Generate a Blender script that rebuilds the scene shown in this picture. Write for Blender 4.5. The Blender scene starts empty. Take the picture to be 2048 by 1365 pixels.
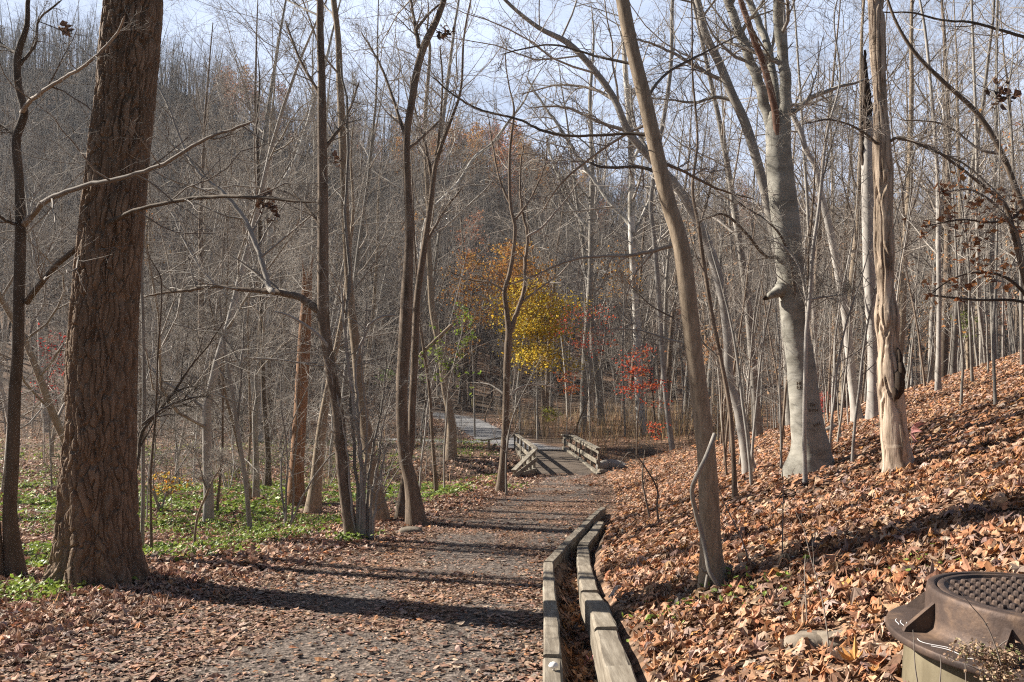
import bpy, math
import numpy as np

rng = np.random.default_rng(11)
S = bpy.context.scene
COL = S.collection

# ------------------------------------------------------------------ camera
F = 1600.0
HOR = 740.0
PITCH = math.atan((HOR - 682.5) / F)
CAM = np.array([0.0, 0.0, 1.6])


def ray(px, py):
    u = (px - 1024.0) / F
    v = (682.5 - py) / F
    return np.array([u, math.cos(PITCH) - v * math.sin(PITCH), math.sin(PITCH) + v * math.cos(PITCH)])


def at(px, py, Y):
    d = ray(px, py)
    return CAM + d * (Y / d[1])


cam = bpy.data.cameras.new('camera')
cam.sensor_width = 36.0
cam.lens = F / 2048.0 * 36.0
cam.clip_start = 0.05
cam.clip_end = 3000
cam_o = bpy.data.objects.new('camera', cam)
COL.objects.link(cam_o)
cam_o.location = CAM
cam_o.rotation_euler = (math.pi / 2 + PITCH, 0, 0)
S.camera = cam_o


# ------------------------------------------------------------------ numpy noise
def hash2(ix, iy, seed=0):
    with np.errstate(over='ignore'):
        h = (ix.astype(np.int64) * 374761393 + iy.astype(np.int64) * 668265263 + seed * 1442695041) & 0xFFFFFFFF
        h = ((h ^ (h >> 13)) * 1274126177) & 0xFFFFFFFF
        h = h ^ (h >> 16)
    return (h & 0xFFFFFF) / float(0xFFFFFF)


def vnoise(x, y, seed=0):
    x = np.asarray(x, float)
    y = np.asarray(y, float)
    ix = np.floor(x)
    iy = np.floor(y)
    fx = x - ix
    fy = y - iy
    fx = fx * fx * (3 - 2 * fx)
    fy = fy * fy * (3 - 2 * fy)
    a = hash2(ix, iy, seed)
    b = hash2(ix + 1, iy, seed)
    c = hash2(ix, iy + 1, seed)
    d = hash2(ix + 1, iy + 1, seed)
    return (a * (1 - fx) + b * fx) * (1 - fy) + (c * (1 - fx) + d * fx) * fy


def fbm(x, y, seed=0, oct=3):
    s = 0.0
    a = 1.0
    t = 0.0
    for o in range(oct):
        s = s + a * vnoise(x * 2 ** o, y * 2 ** o, seed + o * 7)
        t += a
        a *= 0.5
    return s / t


def worley(x, y, seed=0, px=None):
    """F1, F2 and the id of the nearest cell; px wraps the x cells."""
    ix = np.floor(x)
    iy = np.floor(y)
    f1 = np.full(x.shape, 9.0)
    f2 = np.full(x.shape, 9.0)
    cid = np.zeros(x.shape)
    for dx in (-1, 0, 1):
        for dy in (-1, 0, 1):
            cx = ix + dx
            cy = iy + dy
            wx = np.mod(cx, px) if px else cx
            jx = hash2(wx, cy, seed)
            jy = hash2(wx, cy, seed + 5)
            d = np.hypot(cx + 0.1 + 0.8 * jx - x, cy + 0.1 + 0.8 * jy - y)
            near = d < f1
            f2 = np.where(near, f1, np.minimum(f2, d))
            cid = np.where(near, hash2(wx, cy, seed + 9), cid)
            f1 = np.where(near, d, f1)
    return f1, f2, cid


def sstep(a, b, x):
    t = np.clip((np.asarray(x, float) - a) / (b - a), 0, 1)
    return t * t * (3 - 2 * t)


# ------------------------------------------------------------------ terrain
_yy = np.linspace(-10, 300, 3101)


def smooth_profile(pts, width=1.5):
    a = np.array(pts, float)
    v = np.interp(_yy, a[:, 0], a[:, 1])
    n = max(1, int(width / 0.1))
    k = np.ones(n) / n
    vp = np.pad(v, n, mode='edge')
    return np.convolve(vp, k, 'same')[n:-n]


_zp = smooth_profile([(-10, .04), (3, .04), (4.1, 0), (8.2, -.38), (14, -.86), (18.7, -1.26), (28, -2.04),
                      (37, -2.06), (45, -2.25), (60, -2.2), (90, -2.0), (300, -2)], 1.6)
_xr = smooth_profile([(-10, .4), (0, .48), (3.8, .60), (5.8, .66), (7.1, .72), (9.2, 1.0), (12.7, 1.62), (18.7, 2.35),
                      (28, 3.15), (37, 2.7), (50, 2.5), (300, 2.5)], 0.8)
_xl = smooth_profile([(-10, -3), (4, -2.9), (6.3, -2.6), (10, -1.8), (18, -.27), (28, .85), (37, .2), (300, .2)], 1.5)
_hr = np.array([(-400, 110), (0, 125), (200, 135), (350, 175), (500, 255), (620, 310), (960, 335), (1050, 365),
                (1130, 420), (1300, 480), (1500, 515), (1700, 540), (2048, 560), (2500, 560)], float)


def zp(Y):
    return np.interp(Y, _yy, _zp)


def xr(Y):
    return np.interp(Y, _yy, _xr)


def xl(Y):
    return np.interp(Y, _yy, _xl)


def terr(X, Y):
    X = np.asarray(X, float)
    Y = np.asarray(Y, float)
    zc = zp(Y)
    R = xr(Y)
    L = xl(Y)
    # the flat on the near bank falls away a little beside the path
    d = L - X
    z = zc - 0.30 * sstep(0.3, 3.5, d) * sstep(6.5, 12, Y) * (1 - sstep(30, 40, Y))
    z = z + sstep(0.5, 3.0, d) * 0.16 * (fbm(X * 0.35, Y * 0.35, 3) - 0.5) * sstep(4, 9, Y)
    # the leafy bank on the other side
    e = X - R
    ep = np.maximum(e - 0.02, 0)
    fade = 1 - 0.82 * sstep(18.5, 44, Y)
    step = 0.10 * sstep(-0.05, 0.05, e) * (1 - sstep(11, 14, Y))
    z = z + step + (0.32 * np.minimum(ep, 7.5) + 0.34 * np.maximum(ep - 7.5, 0)) * fade + 0.14 * (fbm(X * 0.6, Y * 0.6, 9) - 0.5) * sstep(0.2, 1.5, e)
    # leaf filled trench between the two timber lines
    z = z - 0.13 * sstep(-0.34, -0.30, e) * (1 - sstep(-0.08, -0.04, e)) * (1 - sstep(12, 14.5, Y))
    # creek under the footbridge
    yc = 32.0 + 0.25 * (X - 2)
    z = z - 1.25 * np.exp(-((Y - yc) / 1.7) ** 2) * sstep(-6, -1, X) * (1 - sstep(9, 18, X)) * sstep(27, 29.5, Y + 0 * X)
    # wooded hill across the valley
    px = 1024 + F * X / np.maximum(Y, 1)
    rp = np.interp(px, _hr[:, 0], _hr[:, 1])
    yb = np.interp(px, [-400, 0, 700, 1000, 1300, 2048, 2500], [52, 54, 66, 70, 72, 80, 80])
    H = 1.6 + (HOR - rp) / F * 170 + 2
    t = np.clip((Y - yb) / (170 - yb), 0, 1.0)
    z = z + H * (t ** 1.25) + 1.5 * (fbm(X * .05, Y * .05, 21) - .5) * sstep(0.02, .2, t)
    z = z - 0.25 * np.clip(Y - 175, 0, 400)
    return z


_ys = np.concatenate([np.arange(1.2, 20, 0.01), np.arange(20, 60, 0.05), np.arange(60, 260, 0.25)])


def ground(px, py, lift=0.0):
    d = ray(px, py)
    s = _ys / d[1]
    X = CAM[0] + d[0] * s
    Z = CAM[2] + d[2] * s
    below = Z < terr(X, _ys) + lift
    i = int(np.argmax(below)) if below.any() else len(_ys) - 1
    return np.array([X[i], _ys[i], Z[i]])


# ------------------------------------------------------------------ materials
def new_mat(name):
    m = bpy.data.materials.new(name)
    m.use_nodes = True
    nt = m.node_tree
    b = nt.nodes['Principled BSDF']
    b.inputs['Roughness'].default_value = 0.85
    b.inputs['Specular IOR Level'].default_value = 0.25
    return m, nt, b


def N(nt, t, **kw):
    n = nt.nodes.new(t)
    for k, v in kw.items():
        if k in n.inputs:
            n.inputs[k].default_value = v
        else:
            setattr(n, k, v)
    return n


def ramp(nt, stops):
    r = nt.nodes.new('ShaderNodeValToRGB')
    el = r.color_ramp.elements
    while len(el) < len(stops):
        el.new(0.5)
    for e, (p, c) in zip(el, stops):
        e.position = p
        e.color = (c[0], c[1], c[2], 1)
    return r


def coords(nt, scale, kind='Object'):
    tc = N(nt, 'ShaderNodeTexCoord')
    mp = N(nt, 'ShaderNodeMapping')
    mp.inputs['Scale'].default_value = scale
    nt.links.new(tc.outputs[kind], mp.inputs['Vector'])
    return mp


def bark(name, c1, c2, c3=None, scale=(9, 9, 2.5), bump=0.4, detail=6, rough=0.88, spread=(0.3, 0.7), vary=0.25, bscale=None):
    m, nt, b = new_mat(name)
    l = nt.links
    mp = coords(nt, scale)
    n1 = N(nt, 'ShaderNodeTexNoise', Scale=1.0, Detail=detail, Roughness=0.65)
    l.new(mp.outputs[0], n1.inputs['Vector'])
    stops = [(spread[0], c1), (spread[1], c2)]
    if c3:
        stops = [(spread[0], c1), (0.5 * (spread[0] + spread[1]), c3), (spread[1], c2)]
    r = ramp(nt, stops)
    l.new(n1.outputs['Fac'], r.inputs['Fac'])
    oi = N(nt, 'ShaderNodeObjectInfo')
    hs = N(nt, 'ShaderNodeHueSaturation')
    mr = N(nt, 'ShaderNodeMapRange')
    mr.inputs['To Min'].default_value = 1 - vary
    mr.inputs['To Max'].default_value = 1 + vary
    l.new(oi.outputs['Random'], mr.inputs['Value'])
    l.new(mr.outputs[0], hs.inputs['Value'])
    l.new(r.outputs['Color'], hs.inputs['Color'])
    l.new(hs.outputs['Color'], b.inputs['Base Color'])
    mp2 = coords(nt, bscale or (scale[0] * 3, scale[1] * 3, scale[2] * 2))
    n2 = N(nt, 'ShaderNodeTexNoise', Scale=1.0, Detail=4.0, Roughness=0.6)
    l.new(mp2.outputs[0], n2.inputs['Vector'])
    bp = N(nt, 'ShaderNodeBump', Strength=bump, Distance=min(0.03, 0.22 / (bscale or (scale[0] * 3,))[0]))
    l.new(n2.outputs['Fac'], bp.inputs['Height'])
    if bump > 0:
        l.new(bp.outputs[0], b.inputs['Normal'])
    b.inputs['Roughness'].default_value = rough
    return m


M = {}
M['oak'] = bark('oak_bark', (.105, .070, .047), (.27, .19, .130), scale=(14, 14, 5), bump=0.25, vary=0.0)
M['dark'] = bark('dark_bark', (.060, .046, .034), (.16, .125, .095), scale=(14, 14, 4), bump=0.5)
M['brown'] = bark('brown_bark', (.085, .062, .045), (.25, .195, .150), scale=(16, 16, 3), bump=0.6, vary=.12)
M['tan'] = bark('tan_bark', (.17, .130, .092), (.36, .29, .215), scale=(45, 45, 9), bump=0.9, vary=0.05)
M['grey'] = bark('grey_bark', (.17, .155, .135), (.33, .305, .275), scale=(10, 10, 3), bump=0.3)
M['beech'] = bark('beech_bark', (.16, .148, .125), (.34, .325, .288), (.26, .248, .215), scale=(2.6, 2.6, 5.5), bump=0.18,
                  spread=(.32, .62), vary=.0, bscale=(4, 4, 22))
M['pale'] = bark('pale_bark', (.23, .21, .19), (.43, .405, .375), scale=(5, 5, 3), bump=0.2)
M['white'] = bark('sycamore_bark', (.22, .20, .17), (.52, .50, .465), scale=(3.5, 3.5, 1.3), bump=0.1, spread=(.40, .54))
M['shag'] = bark('shaggy_bark', (.13, .095, .068), (.56, .455, .36), (.42, .33, .25), scale=(15, 15, 2.4), bump=1.0, spread=(.36, .62), vary=.0)
M['snag'] = bark('snag_wood', (.13, .065, .035), (.36, .215, .13), scale=(22, 22, 1.6), bump=0.8, vary=.0)
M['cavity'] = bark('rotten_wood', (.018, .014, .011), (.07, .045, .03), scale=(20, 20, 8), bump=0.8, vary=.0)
M['deadlimb'] = bark('dead_limb_wood', (.12, .065, .045), (.30, .185, .14), scale=(18, 18, 3), bump=0.7, vary=.0)
M['twig'] = bark('twig_bark', (.24, .215, .188), (.43, .395, .355), scale=(3, 3, 3), bump=0.0)
M['twigdark'] = bark('dark_twig_bark', (.075, .06, .05), (.17, .145, .12), scale=(3, 3, 3), bump=0.0)
M['twigbrown'] = bark('brown_twig_bark', (.18, .152, .130), (.33, .288, .25), scale=(3, 3, 3), bump=0.0)
M['twigfar'] = bark('far_twig_bark', (.115, .098, .086), (.22, .192, .172), scale=(2, 2, 2), bump=0.0)
M['log'] = bark('weathered_log', (.20, .155, .11), (.45, .37, .29), scale=(12, 12, 12), bump=0.5)
M['logdark'] = bark('rotting_log', (.05, .038, .028), (.17, .13, .10), scale=(10, 10, 10), bump=0.5)
M['timber'] = bark('weathered_timber', (.11, .09, .068), (.30, .265, .215), (.20, .172, .135), scale=(24, 2.2, 24), bump=0.8, vary=.14)
M['rail'] = bark('weathered_rail', (.13, .112, .085), (.33, .30, .25), (.22, .195, .155), scale=(14, 4, 14), bump=0.35, vary=.12)
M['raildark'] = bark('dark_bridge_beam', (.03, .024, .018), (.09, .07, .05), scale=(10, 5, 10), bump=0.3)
M['deck'] = bark('bridge_deck', (.075, .057, .045), (.155, .125, .10), scale=(3, 16, 3), bump=0.5, vary=.0)
M['stone'] = bark('field_stone', (.13, .105, .08), (.29, .245, .195), scale=(9, 9, 9), bump=0.6)
M['fungus'] = bark('white_mushroom', (.72, .70, .66), (.85, .83, .80), scale=(9, 9, 9), bump=0.1)
M['sign'] = bark('sign_paint', (.50, .42, .20), (.62, .55, .32), scale=(9, 9, 9), bump=0.1)


def leafmat(name, trans=0.25, rough=0.7, spec=0.3):
    m, nt, b = new_mat(name)
    l = nt.links
    at_ = N(nt, 'ShaderNodeAttribute', attribute_name='col')
    mp = coords(nt, (60, 60, 60))
    n1 = N(nt, 'ShaderNodeTexNoise', Scale=1.0, Detail=3.0)
    l.new(mp.outputs[0], n1.inputs['Vector'])
    hs = N(nt, 'ShaderNodeHueSaturation')
    mr = N(nt, 'ShaderNodeMapRange')
    mr.inputs['From Min'].default_value = .3
    mr.inputs['From Max'].default_value = .7
    mr.inputs['To Min'].default_value = .72
    mr.inputs['To Max'].default_value = 1.22
    l.new(n1.outputs['Fac'], mr.inputs['Value'])
    l.new(mr.outputs[0], hs.inputs['Value'])
    l.new(at_.outputs['Color'], hs.inputs['Color'])
    l.new(hs.outputs['Color'], b.inputs['Base Color'])
    b.inputs['Roughness'].default_value = rough
    b.inputs['Specular IOR Level'].default_value = spec
    if trans > 0:
        tr = N(nt, 'ShaderNodeBsdfTranslucent')
        l.new(hs.outputs['Color'], tr.inputs['Color'])
        mx = N(nt, 'ShaderNodeMixShader')
        mx.inputs[0].default_value = trans
        l.new(b.outputs[0], mx.inputs[1])
        l.new(tr.outputs[0], mx.inputs[2])
        l.new(mx.outputs[0], nt.nodes['Material Output'].inputs['Surface'])
    return m


M['litter'] = leafmat('dry_leaf', 0.10, 0.75, 0.25)
M['foliage'] = leafmat('autumn_leaf', 0.45, 0.6, 0.3)
M['green'] = leafmat('green_leaf', 0.35, 0.5, 0.35)
M['drygrass'] = leafmat('dry_stem', 0.2, 0.8, 0.2)


def ground_mat():
    m, nt, b = new_mat('forest_floor')
    l = nt.links
    tc = N(nt, 'ShaderNodeTexCoord')
    v1 = N(nt, 'ShaderNodeTexVoronoi', Scale=13.0, Randomness=1.0)
    n0 = N(nt, 'ShaderNodeTexNoise', Scale=18.0, Detail=4.0)
    n1 = N(nt, 'ShaderNodeTexNoise', Scale=1.1, Detail=5.0, Roughness=.65)
    mix0 = N(nt, 'ShaderNodeVectorMath', operation='ADD')
    sc = N(nt, 'ShaderNodeVectorMath', operation='SCALE')
    sc.inputs['Scale'].default_value = 0.06
    l.new(tc.outputs['Object'], n0.inputs['Vector'])
    l.new(n0.outputs['Color'], sc.inputs[0])
    l.new(tc.outputs['Object'], mix0.inputs[0])
    l.new(sc.outputs[0], mix0.inputs[1])
    l.new(mix0.outputs[0], v1.inputs['Vector'])
    l.new(tc.outputs['Object'], n1.inputs['Vector'])
    sep = N(nt, 'ShaderNodeSeparateColor')
    l.new(v1.outputs['Color'], sep.inputs[0])
    litter = ramp(nt, [(0.0, (.060, .038, .026)), (.35, (.14, .085, .055)), (.7, (.22, .130, .080)), (1.0, (.32, .215, .15))])
    l.new(sep.outputs[0], litter.inputs['Fac'])
    # gravel
    v2 = N(nt, 'ShaderNodeTexVoronoi', Scale=55.0)
    l.new(tc.outputs['Object'], v2.inputs['Vector'])
    sep2 = N(nt, 'ShaderNodeSeparateColor')
    l.new(v2.outputs['Color'], sep2.inputs[0])
    grav = ramp(nt, [(0.0, (.046, .036, .030)), (.6, (.115, .090, .076)), (1.0, (.21, .175, .15))])
    l.new(sep2.outputs[0], grav.inputs['Fac'])
    far = ramp(nt, [(0.0, (.19, .19, .195)), (1.0, (.31, .31, .32))])
    l.new(sep2.outputs[0], far.inputs['Fac'])
    soil = ramp(nt, [(.3, (.045, .034, .026)), (.7, (.115, .085, .062))])
    l.new(n1.outputs['Fac'], soil.inputs['Fac'])
    at_ = N(nt, 'ShaderNodeAttribute', attribute_name='col')
    sp = N(nt, 'ShaderNodeSeparateColor')
    l.new(at_.outputs['Color'], sp.inputs[0])

    def mix(fac, a, c):
        x = N(nt, 'ShaderNodeMix', data_type='RGBA')
        l.new(fac, x.inputs['Factor'])
        l.new(a, x.inputs['A'])
        l.new(c, x.inputs['B'])
        return x.outputs['Result']

    o = mix(sp.outputs[0], litter.outputs[0], grav.outputs[0])   # r: dark path gravel
    o = mix(sp.outputs[1], o, far.outputs[0])                    # g: pale gravel
    o = mix(sp.outputs[2], o, soil.outputs[0])                   # b: bare soil
    l.new(o, b.inputs['Base Color'])
    bp = N(nt, 'ShaderNodeBump', Strength=0.8, Distance=0.03)
    l.new(v1.outputs['Distance'], bp.inputs['Height'])
    bp2 = N(nt, 'ShaderNodeBump', Strength=0.5, Distance=0.01)
    l.new(v2.outputs['Distance'], bp2.inputs['Height'])
    l.new(bp.outputs[0], bp2.inputs['Normal'])
    l.new(bp2.outputs[0], b.inputs['Normal'])
    b.inputs['Roughness'].default_value = 0.95
    return m


M['ground'] = ground_mat()


def iron_mat():
    m, nt, b = new_mat('rusty_iron')
    l = nt.links
    mp = coords(nt, (6, 6, 6))
    n = N(nt, 'ShaderNodeTexNoise', Scale=1.0, Detail=8.0, Roughness=.7)
    l.new(mp.outputs[0], n.inputs['Vector'])
    r = ramp(nt, [(.3, (.040, .030, .028)), (.52, (.085, .060, .050)), (.72, (.19, .125, .085))])
    l.new(n.outputs['Fac'], r.inputs['Fac'])
    l.new(r.outputs[0], b.inputs['Base Color'])
    b.inputs['Roughness'].default_value = .62
    b.inputs['Metallic'].default_value = .35
    mp2 = coords(nt, (90, 90, 90))
    n2 = N(nt, 'ShaderNodeTexNoise', Scale=1.0, Detail=4.0)
    l.new(mp2.outputs[0], n2.inputs['Vector'])
    bp = N(nt, 'ShaderNodeBump', Strength=.35, Distance=.004)
    l.new(n2.outputs['Fac'], bp.inputs['Height'])
    l.new(bp.outputs[0], b.inputs['Normal'])
    return m


M['iron'] = iron_mat()
M['concrete'] = bark('mossy_concrete', (.065, .053, .034), (.18, .155, .105), (.125, .105, .068), scale=(5, 5, 2.4), bump=.35, vary=.0, bscale=(40, 40, 40))
M['chalk'] = bark('chalk_scrawl', (.5, .48, .48), (.68, .66, .66), scale=(60, 60, 60), bump=.0, vary=.0)


# ------------------------------------------------------------------ mesh helpers
def make_mesh(name, V, faces, mat, col=None, smooth=True, uv=None):
    """faces: list of int arrays (M,k)."""
    V = np.asarray(V, np.float32)
    me = bpy.data.meshes.new(name)
    me.vertices.add(len(V))
    me.vertices.foreach_set('co', V.ravel())
    faces = [np.asarray(f, np.int32) for f in faces if len(f)]
    loops = np.concatenate([f.ravel() for f in faces])
    sizes = np.concatenate([np.full(len(f), f.shape[1], np.int32) for f in faces])
    me.loops.add(len(loops))
    me.loops.foreach_set('vertex_index', loops)
    me.polygons.add(len(sizes))
    starts = np.concatenate([[0], np.cumsum(sizes)[:-1]]).astype(np.int32)
    me.polygons.foreach_set('loop_start', starts)
    try:
        me.polygons.foreach_set('loop_total', sizes)
    except Exception:
        pass
    me.polygons.foreach_set('use_smooth', np.full(len(sizes), smooth))
    if col is not None:
        a = me.attributes.new('col', 'FLOAT_COLOR', 'POINT')
        c = np.ones((len(V), 4), np.float32)
        c[:, :3] = col
        a.data.foreach_set('color', c.ravel())
    me.materials.append(mat)
    me.update(calc_edges=True)
    me.validate()
    return me


def link(name, data, parent=None, loc=(0, 0, 0)):
    o = bpy.data.objects.new(name, data)
    COL.objects.link(o)
    o.location = [float(v) for v in loc]
    if parent is not None:
        o.parent = parent
    return o


def tag(o, label=None, cat=None, group=None, kind=None):
    if label:
        o['label'] = label
    if cat:
        o['category'] = cat
    if group:
        o['group'] = group
    if kind:
        o['kind'] = kind
    return o


def thing(name, label, cat, loc, group=None):
    return tag(link(name, None, None, loc), label, cat, group)


def copy_tree(root, loc, rotz, scale=1.0, label=None, group=None):
    r = root.copy()
    COL.objects.link(r)
    r.location = [float(v) for v in loc]
    r.rotation_euler = (0, 0, float(rotz))
    r.scale = (scale, scale, scale)
    if label:
        r['label'] = label
    if group:
        r['group'] = group
    for c in list(root.children):
        k = c.copy()
        COL.objects.link(k)
        k.parent = r
        for g in c.children:
            q = g.copy()
            COL.objects.link(q)
            q.parent = k
    return r


def norm(v):
    return v / np.maximum(np.linalg.norm(v, axis=-1, keepdims=True), 1e-9)


class Tubes:
    def __init__(self):
        self.V = []
        self.Q = []
        self.n = 0

    def add(self, pts, rad, sides=5):
        pts = np.asarray(pts, float)
        rad = np.asarray(rad, float)
        if pts.ndim == 2:
            pts = pts[None]
            rad = rad[None]
        n, k, _ = pts.shape
        if n == 0:
            return
        t = np.empty_like(pts)
        t[:, 1:-1] = pts[:, 2:] - pts[:, :-2]
        t[:, 0] = pts[:, 1] - pts[:, 0]
        t[:, -1] = pts[:, -1] - pts[:, -2]
        t = norm(t)
        m = norm(pts[:, -1] - pts[:, 0])
        ref = np.where(np.abs(m[:, 2:3]) < 0.8, np.array([[0, 0, 1.0]]), np.array([[0, 1.0, 0]]))[:, None, :]
        a = norm(ref - (ref * t).sum(-1, keepdims=True) * t)
        b = np.cross(t, a)
        ang = np.arange(sides) * 2 * math.pi / sides
        ring = a[:, :, None, :] * np.cos(ang)[None, None, :, None] + b[:, :, None, :] * np.sin(ang)[None, None, :, None]
        v = pts[:, :, None, :] + ring * rad[:, :, None, None]
        base = self.n + (np.arange(n) * k * sides)[:, None, None] + (np.arange(k - 1) * sides)[None, :, None] + np.arange(sides)[None, None, :]
        nx = base - np.arange(sides) + (np.arange(sides) + 1) % sides
        q = np.stack([base, nx, nx + sides, base + sides], -1).reshape(-1, 4)
        self.V.append(v.reshape(-1, 3))
        self.Q.append(q)
        self.n += n * k * sides

    def mesh(self, name, mat, origin=(0, 0, 0)):
        return make_mesh(name, np.concatenate(self.V) - np.asarray(origin, float), [np.concatenate(self.Q)], mat)


def catmull(P, k):
    P = np.asarray(P, float)
    s = np.concatenate([[0], np.cumsum(np.maximum(np.linalg.norm(np.diff(P[:, :3], axis=0), axis=1), 1e-6))])
    tt = np.linspace(0, s[-1], k)
    n = len(P)
    i = np.clip(np.searchsorted(s, tt, side='right') - 1, 0, n - 2)
    h = s[i + 1] - s[i]
    u = ((tt - s[i]) / h)[:, None]
    D = np.empty_like(P)
    D[0] = (P[1] - P[0]) / (s[1] - s[0])
    D[-1] = (P[-1] - P[-2]) / (s[-1] - s[-2])
    if n > 2:
        D[1:-1] = (P[2:] - P[:-2]) / (s[2:] - s[:-2])[:, None]
    h = h[:, None]
    return ((2 * u ** 3 - 3 * u ** 2 + 1) * P[i] + (u ** 3 - 2 * u ** 2 + u) * h * D[i]
            + (-2 * u ** 3 + 3 * u ** 2) * P[i + 1] + (u ** 3 - u ** 2) * h * D[i + 1])


def walk(P, D, L, R, K, wander, up, taper=0.25, droop=0.0):
    n = len(P)
    pts = np.empty((n, K, 3))
    pts[:, 0] = P
    d = norm(np.asarray(D, float))
    st = (np.asarray(L, float) / (K - 1))[:, None]
    for k in range(1, K):
        d = norm(d + rng.normal(0, wander, (n, 3)) + np.array([0, 0, up - droop * k / K]))
        pts[:, k] = pts[:, k - 1] + d * st
    rad = np.asarray(R, float)[:, None] * (1 - np.linspace(0, 1, K) * (1 - taper))[None, :]
    return pts, rad


def spawn(pts, rad, L, n, tlo, thi, ang, lf, rf, keep=1.0, flat=0.0, rmax=9, rmin=0.0019, side=None):
    m, K, _ = pts.shape
    idx = np.repeat(np.arange(m), n)
    t = (np.tile(np.arange(n), m) + rng.uniform(0, 1, len(idx))) / n
    t = tlo + (thi - tlo) * t
    if keep < 1:
        k = rng.uniform(0, 1, len(idx)) < keep
        idx, t = idx[k], t[k]
    f = t * (K - 1)
    i = np.minimum(f.astype(int), K - 2)
    w = (f - i)[:, None]
    p = pts[idx, i] * (1 - w) + pts[idx, i + 1] * w
    d = norm(pts[idx, i + 1] - pts[idx, i])
    r = rad[idx, i] * (1 - w[:, 0]) + rad[idx, i + 1] * w[:, 0]
    q = rng.normal(0, 1, (len(idx), 3))
    q[:, 2] *= (1 - flat)
    q = norm(q - (q * d).sum(-1, keepdims=True) * d)
    a = rng.normal(ang, ang * 0.22, len(idx))[:, None]
    nd = d * np.cos(a) + q * np.sin(a)
    ln = np.asarray(L)[idx] * lf * (1.2 - 0.75 * (t - tlo) / max(thi - tlo, 1e-6)) * rng.uniform(0.55, 1.25, len(idx))
    rr = np.clip(r * rf * rng.uniform(0.8, 1.1, len(idx)), rmin, rmax)
    return p, nd, ln, rr


def crown_on(T, pts, rad, L, style, leafsites=None, lod=0):
    """limbs, branches, twigs and twiglets on a stem given as one polyline."""
    st = style
    P, D, Ln, R = spawn(pts, rad, L, st['n'][0], st['t'][0], st['t'][1], st['ang'], st['lf'], st['rf'], flat=st.get('flat', 0), rmax=st.get('rmax', 9))
    p1, r1 = walk(P, D, Ln, R, 8, st['w'], st['up'], 0.22)
    T.add(p1, r1, 5 if lod == 0 else 3)
    P, D, Ln2, R = spawn(p1, r1, Ln, st['n'][1], .18, .98, .8, .46, .6, flat=st.get('flat', 0) * .7)
    p2, r2 = walk(P, D, Ln2, R, 6, st['w'] * 1.15, st['up'] * .6, .3)
    T.add(p2, r2, 4 if lod == 0 else 3)
    P, D, Ln3, R = spawn(p2, r2, Ln2, st['n'][2], .15, 1.0, .8, .48, .6)
    p3, r3 = walk(P, D, np.maximum(Ln3, .12), R, 5 if lod == 0 else 3, st['w'] * 1.2, st['up'] * .5, .4)
    T.add(p3, r3, 3)
    last = p3
    if len(st['n']) > 3 and st['n'][3]:
        P, D, Ln4, R = spawn(p3, r3, np.maximum(Ln3, .12), st['n'][3], .2, 1.0, .75, .55, .7)
        p4, r4 = walk(P, D, np.maximum(Ln4, .08), R, 3, st['w'], st['up'] * .5, .5)
        T.add(p4, r4, 3)
        last = p4
    if leafsites is not None:
        leafsites.append(last.reshape(-1, 3))


STY = {
    'tall': dict(n=(18, 8, 6, 3), t=(.30, 1.0), ang=.85, lf=.27, rf=.42, w=.13, up=.05),
    'few': dict(n=(12, 7, 6, 3), t=(.40, 1.0), ang=.95, lf=.24, rf=.38, w=.16, up=.03),
    'wide': dict(n=(16, 9, 7, 3), t=(.18, 1.0), ang=1.15, lf=.44, rf=.45, w=.22, up=.015, flat=.55),
    'sapling': dict(n=(12, 5, 4), t=(.25, 1.0), ang=.8, lf=.24, rf=.45, w=.14, up=.06),
    'far': dict(n=(16, 7, 5), t=(.22, 1.0), ang=.85, lf=.28, rf=.45, w=.16, up=.05),
    'spice': dict(n=(7, 5, 4), t=(.2, 1.0), ang=.95, lf=.40, rf=.5, w=.2, up=.02, flat=.3),
    'bush': dict(n=(5, 4, 3), t=(.25, 1.0), ang=.7, lf=.42, rf=.55, w=.2, up=.03),
}

# ------------------------------------------------------------------ leaves
OAK = [(0, 0), (.05, .10), (.17, .19), (.08, .30), (.26, .44), (.11, .54), (.29, .70), (.13, .78), (.12, .93), (0, 1.0)]


def oak_proto(curl, fold, tw, seed):
    r = np.random.default_rng(seed)
    o = np.array(OAK)
    n = len(o)
    sp = np.c_[np.zeros(n), o[:, 1]]
    lt = np.c_[-o[:, 0] * r.uniform(.8, 1.15), o[:, 1] + r.normal(0, .015, n)]
    rt = np.c_[o[:, 0] * r.uniform(.8, 1.15), o[:, 1] + r.normal(0, .015, n)]
    p = np.concatenate([sp, lt, rt])
    p[:, 1] -= .5
    tri = []
    for i in range(n - 1):
        tri += [(i, n + i, n + i + 1), (i, n + i + 1, i + 1), (i, i + 1, 2 * n + i + 1), (i, 2 * n + i + 1, 2 * n + i)]
    x, y = p[:, 0], p[:, 1]
    z = curl * (y * y) + fold * np.abs(x) + tw * x * y + .9 * (x * x) * r.uniform(-1, 2) + r.normal(0, .012, len(x)) + .05 * np.sin(y * 9 + r.uniform(0, 6))
    return np.c_[x, y, z], np.array(tri)


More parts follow.
